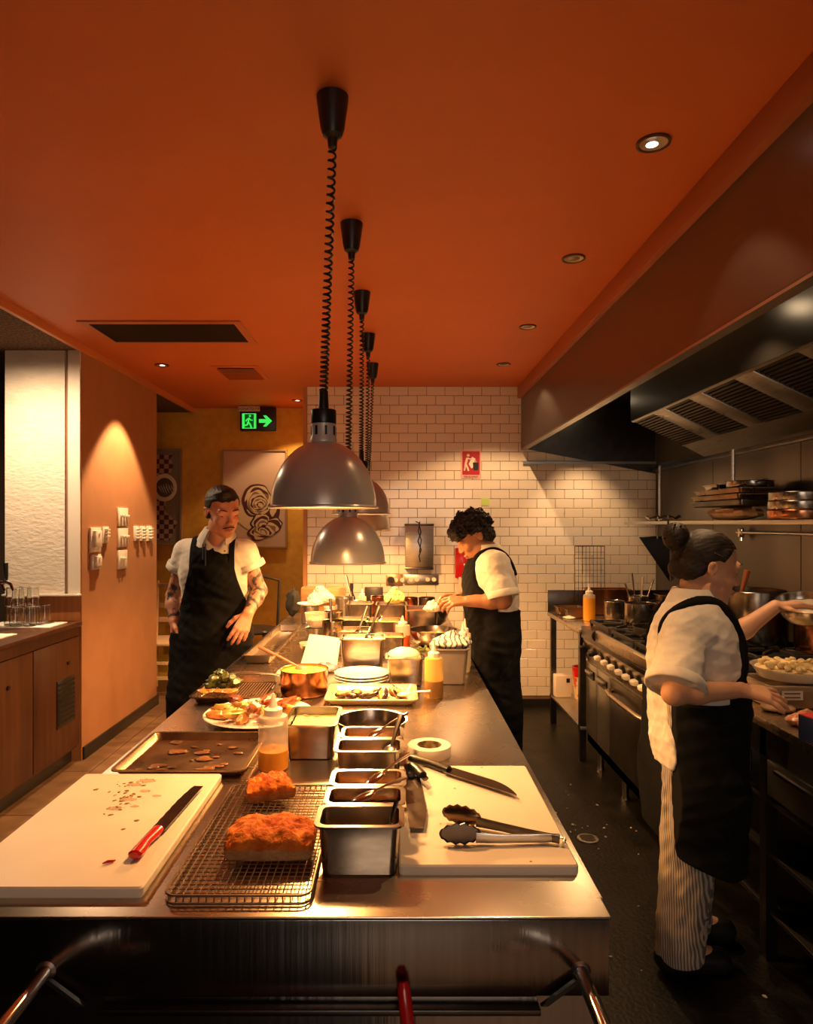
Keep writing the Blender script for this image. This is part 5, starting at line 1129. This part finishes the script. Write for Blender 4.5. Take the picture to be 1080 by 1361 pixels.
def make_person(P, J, hd, hands, sl, g, apron, hairf, shirt_extra=None, w=1., skin=None, trouser=None, hem=None, vneck=.06, shoe=BLACKM, h=.0045, sleeve_r=(.062, .072), tattoo=False, face=None, wr=(.0014, 48), arm=1., hemtail=None, nose=.01):
    P.skin = skin
    pts = [Vector(v) for v in J.values()]; M, hh = hd; hc = M @ Vector((0, 0, .55))
    lo = [min(min(p[i] for p in pts)-.22, hc[i]-.2) for i in range(3)]; hi = [max(max(p[i] for p in pts)+.22, hc[i]+.2) for i in range(3)]; lo[2] = -.01
    B = Field(lo, hi, h)
    torso(B, J['pel'], J['che'], J['nek'], -.006, .06, w)
    for q in 'rl':
        B.cap(J['che'].lerp(J['nek'], .6), J['sh'+q], .06, .055, .05)
        B.chain([J['sh'+q], J['el'+q]], [.052*arm, .038*arm], .025); B.chain([J['el'+q], J['el'+q].lerp(J['wr'+q], .35), J['wr'+q]], [.037*arm, .039*arm, .027*arm], .02)
        B.chain([J['hp'+q], J['kn'+q], J['an'+q]], [.085, .058, .042], .04); B.cap(J['an'+q], J['an'+q]+Vector((0, .1, -.03)), .035, .03, .03)
    nb = M @ Vector((0, -.10, .22)); B.cap(J['nek']-Vector((0, 0, .03)), nb, .062*w if w < 1 else .06, .052, .03)
    P.head(B, M, hh, nose)
    for q in 'rl': P.hand(B, J['wr'+q], *hands[q])
    bo = B.build('body', skin, P.t)
    if tattoo:
        bo.data.materials.append(tattoo); n = len(bo.data.polygons); c = np.empty(n*3); bo.data.polygons.foreach_get('center', c); c = c.reshape(-1, 3); mi = np.zeros(n, np.int32)
        for q in 'rl':
            for a, b2, rr in (('sh', 'el', .075), ('el', 'wr', .062)):
                p, v = np.array(J[a+q]), np.array(J[b2+q]-J[a+q]); t = (c-p)@v/(v@v); dd = np.linalg.norm(c-p-np.clip(t, 0, 1)[:, None]*v, axis=1)
                mi[(dd < rr) & (t > 0) & (t < (.88 if a == 'el' else 1.1))] = 1
        bo.data.polygons.foreach_set('material_index', mi)
    P.face(M, hh, **(face or dict(brow=HAIR)))
    # shirt
    S_ = Field(lo, hi, h*1.15); torso(S_, J['pel'], J['che'], J['nek'], g, .07, w)
    for q in 'rl':
        S_.cap(J['che'].lerp(J['nek'], .6), J['sh'+q], .06+g, .055+g*.8, .05); e = J['sh'+q].lerp(J['el'+q], sl[q]); u = (J['el'+q]-J['sh'+q]).normalized()
        Q = Field(lo, hi, h*1.15); Q.cap(J['sh'+q], e, sleeve_r[0], sleeve_r[1], .03); Q.clip(lambda X, Y, Z: (X-e[0])*u[0]+(Y-e[1])*u[1]+(Z-e[2])*u[2]-.012)
        S_._mix((slice(None),)*3, Q.d, .03, 'add')
    S_.cap(J['nek']-Vector((0, .01, .05)), J['nek'].lerp(nb, .35), .085, .072, .03)
    if shirt_extra: shirt_extra(S_)
    S_.wrinkle(wr[0], wr[1], int(abs(J['pel'].x)*1000), (1, .7, 1.3), True); S_.wrinkle(wr[0]*.5, wr[1]*2.0, 7, (1, .6, 1.2), True)
    fr = frame(J['nek']-J['pel']); fy = fr.col[1]; fz = fr.col[2]
    if vneck: S_.chain([J['nek']+fy*.07+fz*.06, J['nek']+fy*.14-fz*.06], [vneck, .008], .012) if 0 else S_.cap(J['nek']+fy*.075+fz*.07, J['nek']+fy*.165-fz*.10, vneck, .006, .012, 'sub')
    S_.cap(J['nek'].lerp(nb, .2), J['nek'].lerp(nb, 1.0)+Vector((0, .02, .05)), .060, .064, .006, 'sub')
    if hem: S_.clip(hem)
    so = S_.build('shirt', SHIRT, P.t)
    for q in 'rl':
        e = J['sh'+q].lerp(J['el'+q], sl[q]); u = (J['el'+q]-J['sh'+q]).normalized(); a1 = u.orthogonal().normalized(); a2 = u.cross(a1); rad = sleeve_r[1]+.004
        rg_ = [[e+u*uz+(a1*math.cos(2*PI*j/28)+a2*math.sin(2*PI*j/28))*(rr_+.0015*math.sin(j*2.1)) for j in range(28)] for uz, rr_ in ((-.022, rad-.004), (-.018, rad), (.010, rad+.002), (.014, rad-.002), (.010, rad-.012))]
        MB().rings(rg_, False, False).build('cuff', SHIRT, so, smooth=70)
    # collar
    ct = J['nek'].lerp(nb, .28); col = []
    for i in range(17):
        a = -PI/2+.42+(2*PI-.84)*i/16+PI; a = PI/2+.62+(2*PI-1.24)*i/16
        col.append((a, ct))
    b = MB(); up = (nb-J['nek']).normalized(); ri = []
    for rad, zz_ in ((.064, .042), (.072, .044), (.094, .0), (.102, -.026), (.094, -.028), (.068, .0)):
        ri.append([ct+fr.col[0]*(rad*math.cos(a))+fy*(rad*math.sin(a)-.004)+up*(zz_-(.02+.02*(rad > .08))*max(0, math.sin(a))**3) for a, _ in col])
    n = len(col); vs = [p for r_ in ri for p in r_]; fs = [(i*n+j, i*n+j+1, ((i+1) % len(ri))*n+j+1, ((i+1) % len(ri))*n+j) for i in range(len(ri)) for j in range(n-1)]
    b.add(vs, fs); b.build('collar', SHIRT, so, smooth=70)
    for k in range(1): MB().ell(tuple(J['nek']+fy*.128-fz*(.035+.05*k)-fr.col[0]*.06), (.006, .004, .006), 8, 6).build('button', mat('shirt_button', (.3, .22, .15), .4), so)
    # apron
    A = Field(lo, hi, h*1.15); torso(A, J['pel'], J['che'], J['nek'], g+.012, .07, w)
    apron(A, fr); ao = A.build('apron', APRON, P.t)
    for q, sg_ in (('r', 1), ('l', -1)):
        St = Field(lo, hi, h); torso(St, J['pel'], J['che'], J['nek'], g+.009, .07, w); St.cap(J['che'].lerp(J['nek'], .6), J['sh'+q], .06+g+.008, .055+g*.8+.008, .05)
        St.clip(lambda X, Y, Z: np.maximum(np.abs(sg_*(X-J['che'].x)-P.strap[0])-.014, P.strap[1]-Z+0*Y+0*X)); St.build('strap', APRON, ao)
    # trousers, shoes
    T = Field([lo[0], lo[1], -.01], [hi[0], hi[1], J['pel'].z+.1], h*1.2)
    for q in 'rl': T.chain([J['hp'+q]+Vector((0, 0, .06)), J['kn'+q], J['an'+q]-Vector((0, 0, .02))], [.10, .085, .078], .03)
    T.wrinkle(.0028, 60, 3, (1, 1, 1)); T.clip(lambda X, Y, Z: np.maximum(Z-J['pel'].z-.04, .045-Z)+0*X+0*Y); T.build('trousers', trouser, P.t)
    for q in 'rl':
        K = Field([J['an'+q].x-.1, J['an'+q].y-.15, -.01], [J['an'+q].x+.1, J['an'+q].y+.28, .16], h*1.2); a = J['an'+q]
        K.cap((a.x, a.y-.04, .045), (a.x, a.y+.13, .035), .046, .042, .02).cap((a.x, a.y, .05), (a.x, a.y, .09), .045, .045, .02).clip(lambda X, Y, Z: -Z+0*X+0*Y); K.build('shoe', shoe, P.t)
    hairf(P, M, hh)
    return P
def hair_cap(M, hh, grow=.03, front=.86, low=.26, side=.16, wr=None, extra=None, h=.0035, part=0.):
    c = M @ Vector((0, -.06, .66)); F_ = Field([c[i]-.24 for i in range(3)], [c[i]+.24 for i in range(3)], h); R3 = np.array(M.to_3x3())/hh
    F_.ell(tuple(c), [(q+grow)*hh for q in (.325, .40, .34)], R3, .01)
    F_.ell(tuple(M @ Vector((0, -.2, .42))), [(q+grow)*hh for q in (.27, .24, .26)], R3, .05*hh)
    if extra: extra(F_)
    if wr: F_.wrinkle(*wr)
    Mi = M.inverted()
    def mask(X, Y, Z):
        u = [Mi[i][0]*X+Mi[i][1]*Y+Mi[i][2]*Z+Mi[i][3] for i in range(3)]
        hl = np.interp(u[1], [-.5, -.26, -.13, -.06, .06, .12, .20, .32, .5], [low, low, low+.12, .60, .60, .70, front-.03, front, front+.04])
        hl = hl+.014*np.sin(u[0]*38+u[1]*21)*np.sin(u[1]*33-u[0]*9)+.10*part*np.clip(np.abs(u[0]-.06)-.10, 0, .2)*(u[1] > .1)
        return (hl-u[2])*hh*.8
    F_.clip(mask); return F_
# ------------------------------------------------------------------ tattooed cook
SK1 = skinmat('skin_light', (.66, .30, .18), (.58, .24, .14)); SK2 = skinmat('skin_tan', (.42, .19, .09), (.36, .15, .07)); SK3 = skinmat('skin_fair', (.70, .38, .22), (.62, .32, .18))
TAT = mat('tattooed_skin', (.06, .05, .05), .5, 0, (.56, .26, .16), 34, (1, 1, .8), bump=.05, bscale=160, lo=.44, hi=.54, det=6)
P = Person('man with tattooed arms and moustache in white shirt and black apron, looking down', (-1.0, 3.6), R(186))
P.strap = (.10, 1.26); L = P.L
J = dict(pel=L(286, 848, 3.6), che=L(286, 762, 3.58), nek=L(288, 718, 3.54), shr=L(249, 733, 3.6), elr=L(230, 793, 3.66), wrr=L(231, 826, 3.58), shl=L(324, 734, 3.56), ell=L(345, 785, 3.60), wrl=L(329, 816, 3.42))
J.update({k: Vector(v) for k, v in dict(hpr=(.10, 0, .88), hpl=(-.09, 0, .88), knr=(.12, .03, .47), knl=(-.09, .03, .47), anr=(.12, -.02, .08), anl=(-.09, -.02, .08)).items()})
zb = J['che'].z+.15
def ap1(A, fr):
    A.chain([J['pel'], Vector((.02, .0, .60)), Vector((.03, .02, .32))], [.175, .185, .19], .06); A.wrinkle(.0022, 45, 4)
    A.clip(lambda X, Y, Z: np.maximum.reduce([np.abs(X-J['che'].x)-np.where(Z > J['pel'].z+.12, .098+.10*np.clip((zb-Z)/(zb-J['pel'].z-.12), 0, 1)**1.6, .24)+0*Y, -(Y-J['pel'].y)-.06+0*X+0*Z, Z-zb+0*X+0*Y, .30-Z+0*X+0*Y]))
hd = headM(L(296, 676, 3.46), -20, 4, 30, .245)
def hr1(P, M, hh):
    F_ = hair_cap(M, hh, .026, .80, .24, part=3., wr=(.0007, 280, 5, (1, .3, 1)), extra=lambda F_: F_.ell(tuple(M @ Vector((.03, .12, .93))), [.17*hh, .22*hh, .09*hh], None, .03)); F_.build('hair', HAIR, P.t)
    MB().ell(tuple(M @ Vector((0, .03, .3))), (.001, .001, .001), 4, 3)
make_person(P, J, (hd, .245), dict(r=((0, .12, -1), (1, .1, 0), -1, .5, 1.0, -.05), l=(tuple(L(317, 846, 3.36)-J['wrl']), (-.3, .8, .35), 1, .55, 1.0, -.05)), dict(r=.36, l=.36), .018, ap1, hr1,
            skin=SK1, trouser=mat('black_trouser', (.005, .005, .0055), .9, spec=.2), vneck=.078, wr=(.0011, 45), tattoo=TAT, sleeve_r=(.060, .078), face=dict(brow=HAIR, mous=True), hem=lambda X, Y, Z: .80-Z+0*X+0*Y)
MB().box(J['che'].x+.02, J['che'].x+.026, J['che'].y+.155, J['che'].y+.163, zb-.10, zb+.012).box(J['che'].x+.035, J['che'].x+.04, J['che'].y+.15, J['che'].y+.158, zb-.07, zb+.01).build('pen', DSTEEL, P.t)
# ------------------------------------------------------------------ curly haired cook
P = Person('person with curly dark hair in white shirt and black apron, working over a bowl', (.53, 3.55), R(90))
P.strap = (.085, 1.24); L = P.L
J = dict(pel=L(656, 846, 3.55), che=L(652, 776, 3.55), nek=L(647, 738, 3.55), shl=L(658, 750, 3.40), ell=L(669, 798, 3.36), wrl=L(622, 799, 3.40), shr=L(650, 750, 3.70), elr=L(648, 800, 3.76), wrr=L(612, 792, 3.66))
J.update({k: Vector(v) for k, v in dict(hpr=(.09, 0, .88), hpl=(-.09, 0, .88), knr=(.09, .0, .47), knl=(-.09, .0, .47), anr=(.09, -.06, .08), anl=(-.09, -.06, .08)).items()})
zb2 = J['che'].z+.14
def ap2(A, fr):
    [A.chain([J['pel']+Vector((q*.07, 0, 0)), Vector((q*.08, 0, .55)), Vector((q*.08, -.02, .28))], [.11, .118, .11], .06) for q in (-1, 1)]; A.wrinkle(.0022, 45, 4)
    A.clip(lambda X, Y, Z: np.maximum.reduce([np.abs(X)-np.where(Z > J['pel'].z+.15, .10+.10*np.clip((zb2-Z)/.2, 0, 1)**1.5, .25)+0*Y, np.where(Z > J['pel'].z+.15, .005, -.125)-(Y-J['pel'].y)+0*X, Z-zb2+0*X+0*Y, .30-Z+0*X+0*Y]))
hd = headM(L(627, 711, 3.53), -36, 0, 6, .228)
def hr2(P, M, hh):
    rs = random.Random(3)
    def ex(F_):
        for i in range(170):
            a, z = rs.uniform(0, 6.28), rs.uniform(-.35, 1); q = math.sqrt(1-z*z); d = Vector((q*math.cos(a), q*math.sin(a), z))
            if d.y > .55 and d.z < .0: continue
            p = Vector((0, -.06, .66))+Vector((d.x*.36, d.y*.44, d.z*.38)); r = rs.uniform(.055, .10)*hh
            F_.ell(tuple(M @ p), (r, r, r*.8), None, .006)
        for x in (-.24, -.12, 0, .12, .24): [F_.ell(tuple(M @ Vector((x, .38-abs(x)*.3, z_))), (.09*hh,)*3, None, .006) for z_ in (.86, .74, .66)]
    F_ = hair_cap(M, hh, .045, .66, .18, wr=(.0035, 260, 2), extra=ex, h=.0035); F_.build('hair', HAIR, P.t)
    for i in range(60):
        a, z = rs.uniform(0, 6.28), rs.uniform(-.2, 1); q = math.sqrt(1-z*z); d = Vector((q*math.cos(a), q*math.sin(a), z))
        if d.y > .5 and d.z < .3: continue
        p = M @ (Vector((0, -.06, .66))+Vector((d.x*.40, d.y*.48, d.z*.43))); r = rs.uniform(.008, .016); ax = Vector((rs.gauss(0, 1), rs.gauss(0, 1), rs.gauss(0, 1))).normalized(); u = ax.orthogonal().normalized(); v = ax.cross(u)
        MB().tube([p+(u*math.cos(t_*.7)+v*math.sin(t_*.7))*r+ax*.0016*t_ for t_ in range(13)], [.0035]*12+[.001], 5).build('curl', HAIR, P.t)
    MB().ell(tuple(M @ Vector((0, .30, .06))), (.09*hh, .07*hh, .06*hh), 12, 8).build('goatee', HAIR, P.t)
make_person(P, J, (hd, .228), dict(l=((-.02, 1, -.02), (-.5, .2, .8), 1, .75, .95), r=((-.1, 1, -.1), (.4, .2, .8), -1, .8, .95)), dict(r=.85, l=.85), .018, ap2, hr2,
            skin=SK2, trouser=mat('black_trouser', (.005, .005, .0055), .9, spec=.2), vneck=.06, sleeve_r=(.060, .078), hem=lambda X, Y, Z: .80-Z+0*X+0*Y, arm=1.05)
MB().ell((-.165, -.03, J['pel'].z+.09), (.004, .01, .012), 8, 6).build('apron_tag', WHITEPAINT, P.t)
pb = W(574, 806, 3.5)
tag(towel('crumpled white paper held over the bowl by the curly haired cook', pb.x, pb.y, pb.z, .05, .04, .035, PAPER, 61, 'wrapping_paper'), 'crumpled white paper held over the bowl by the curly haired cook', 'paper')
# ------------------------------------------------------------------ cook with hair bun
P = Person('person with a dark hair bun in white shirt and long black apron, holding a bowl', (1.0, 2.36), R(-90))
P.strap = (.10, 1.06); L = P.L
J = dict(pel=L(921, 940, 2.36), che=L(921, 858, 2.36), nek=L(924, 806, 2.36), shr=L(909, 840, 2.24), elr=L(895, 922, 2.13), wrr=L(985, 917, 2.17), shl=L(932, 836, 2.49), ell=L(966, 852, 2.57), wrl=L(1030, 806, 2.56))
J.update({k: Vector(v) for k, v in dict(hpr=(.085, .0, .84), hpl=(-.085, .02, .84), knr=(.085, -.02, .45), knl=(-.085, .06, .45), anr=(.085, -.05, .08), anl=(-.085, .05, .08)).items()})
zb3 = J['che'].z+.10
def ap3(A, fr):
    [A.chain([J['pel']+Vector((q*.075, 0, 0)), Vector((q*.085, .015, .60)), Vector((q*.085, .04, .32))], [.14, .145, .13], .06) for q in (-1, 1)]; A.wrinkle(.0022, 45, 4)
    A.clip(lambda X, Y, Z: np.maximum.reduce([np.abs(X)-np.where(Z > J['pel'].z+.08, .10+.06*np.clip((zb3-Z)/.2, 0, 1), .25)+0*Y, np.where(Z > J['pel'].z+.05, .045, -.125)-(Y-J['pel'].y)+0*X, Z-zb3+0*X+0*Y, .36-Z+.35*np.clip(.03-(Y-J['pel'].y), 0, 1)+0*X]))
def sx3(S_):
    S_.ell((.03, -.045, .80), (.14, .05, .12), None, .05); S_.ell((.06, -.095, .735), (.11, .020, .07), None, .04)
hd = headM(L(941, 749, 2.36), -14, 0, 0, .255)
def hr3(P, M, hh):
    def ex(F_):
        F_.ell(tuple(M @ Vector((0, -.52, .80))), (.048, .044, .050), None, .008); F_.cap(M @ Vector((0, -.38, .74)), M @ Vector((0, -.40, .38)), .022, .03, .02)
        for q in (-1, 1): F_.cap(M @ Vector((q*.29, .08, .72)), M @ Vector((q*.285, .10, .46)), .012, .005, .02)
    F_ = hair_cap(M, hh, .022, .84, .26, wr=(.0006, 280, 8, (1, .25, .7)), extra=ex, h=.0035); F_.build('hair', HAIR, P.t)
    MB().tube([M @ Vector((.34, -.12, .69)), M @ Vector((.36, -.02, .66)), M @ Vector((.345, .06, .645))], .0022, 6).build('hair_clip', CHROME, P.t)
    rs = random.Random(5)
    for i in range(26):
        p = M @ Vector((rs.uniform(-.12, .12), -.55+rs.uniform(-.1, .06), .80+rs.uniform(-.1, .16))); d = Vector((rs.gauss(0, 1), rs.gauss(-.5, 1), rs.gauss(.6, 1))).normalized()
        MB().tube([p, p+d*.018, p+d*.03+Vector((0, 0, -.008))], [.004, .003, .0006], 5).build('hair_wisp', HAIR, P.t)
STR = mat('pinstripe_trousers', (.52, .44, .36), .85, 0, (.16, .13, .11), 55, (1, 1, .05), kind='wave', lo=.45, hi=.6, dist=.3)
make_person(P, J, (hd, .25), dict(r=((0.0, 1, -.22), (.45, .2, .9), -1, .28, .95, .16), l=((.05, 1, .10), (.0, -.2, 1), 1, .55, .92)), dict(r=.86, l=.5), .022, ap3, hr3, sx3, w=.92,
            skin=SK3, trouser=STR, vneck=.065, sleeve_r=(.066, .088), wr=(.0017, 42), hem=lambda X, Y, Z: .69-Z+0*X+0*Y, arm=.9, nose=.005)
bw = W(1070, 812, 2.55)
t = bowl('tilted steel bowl of white flour held by the cook with the bun', bw.x, bw.y, bw.z-.035, .10, .075, PANS, WHITEP, .62, rot=(.28, -.18, 0))
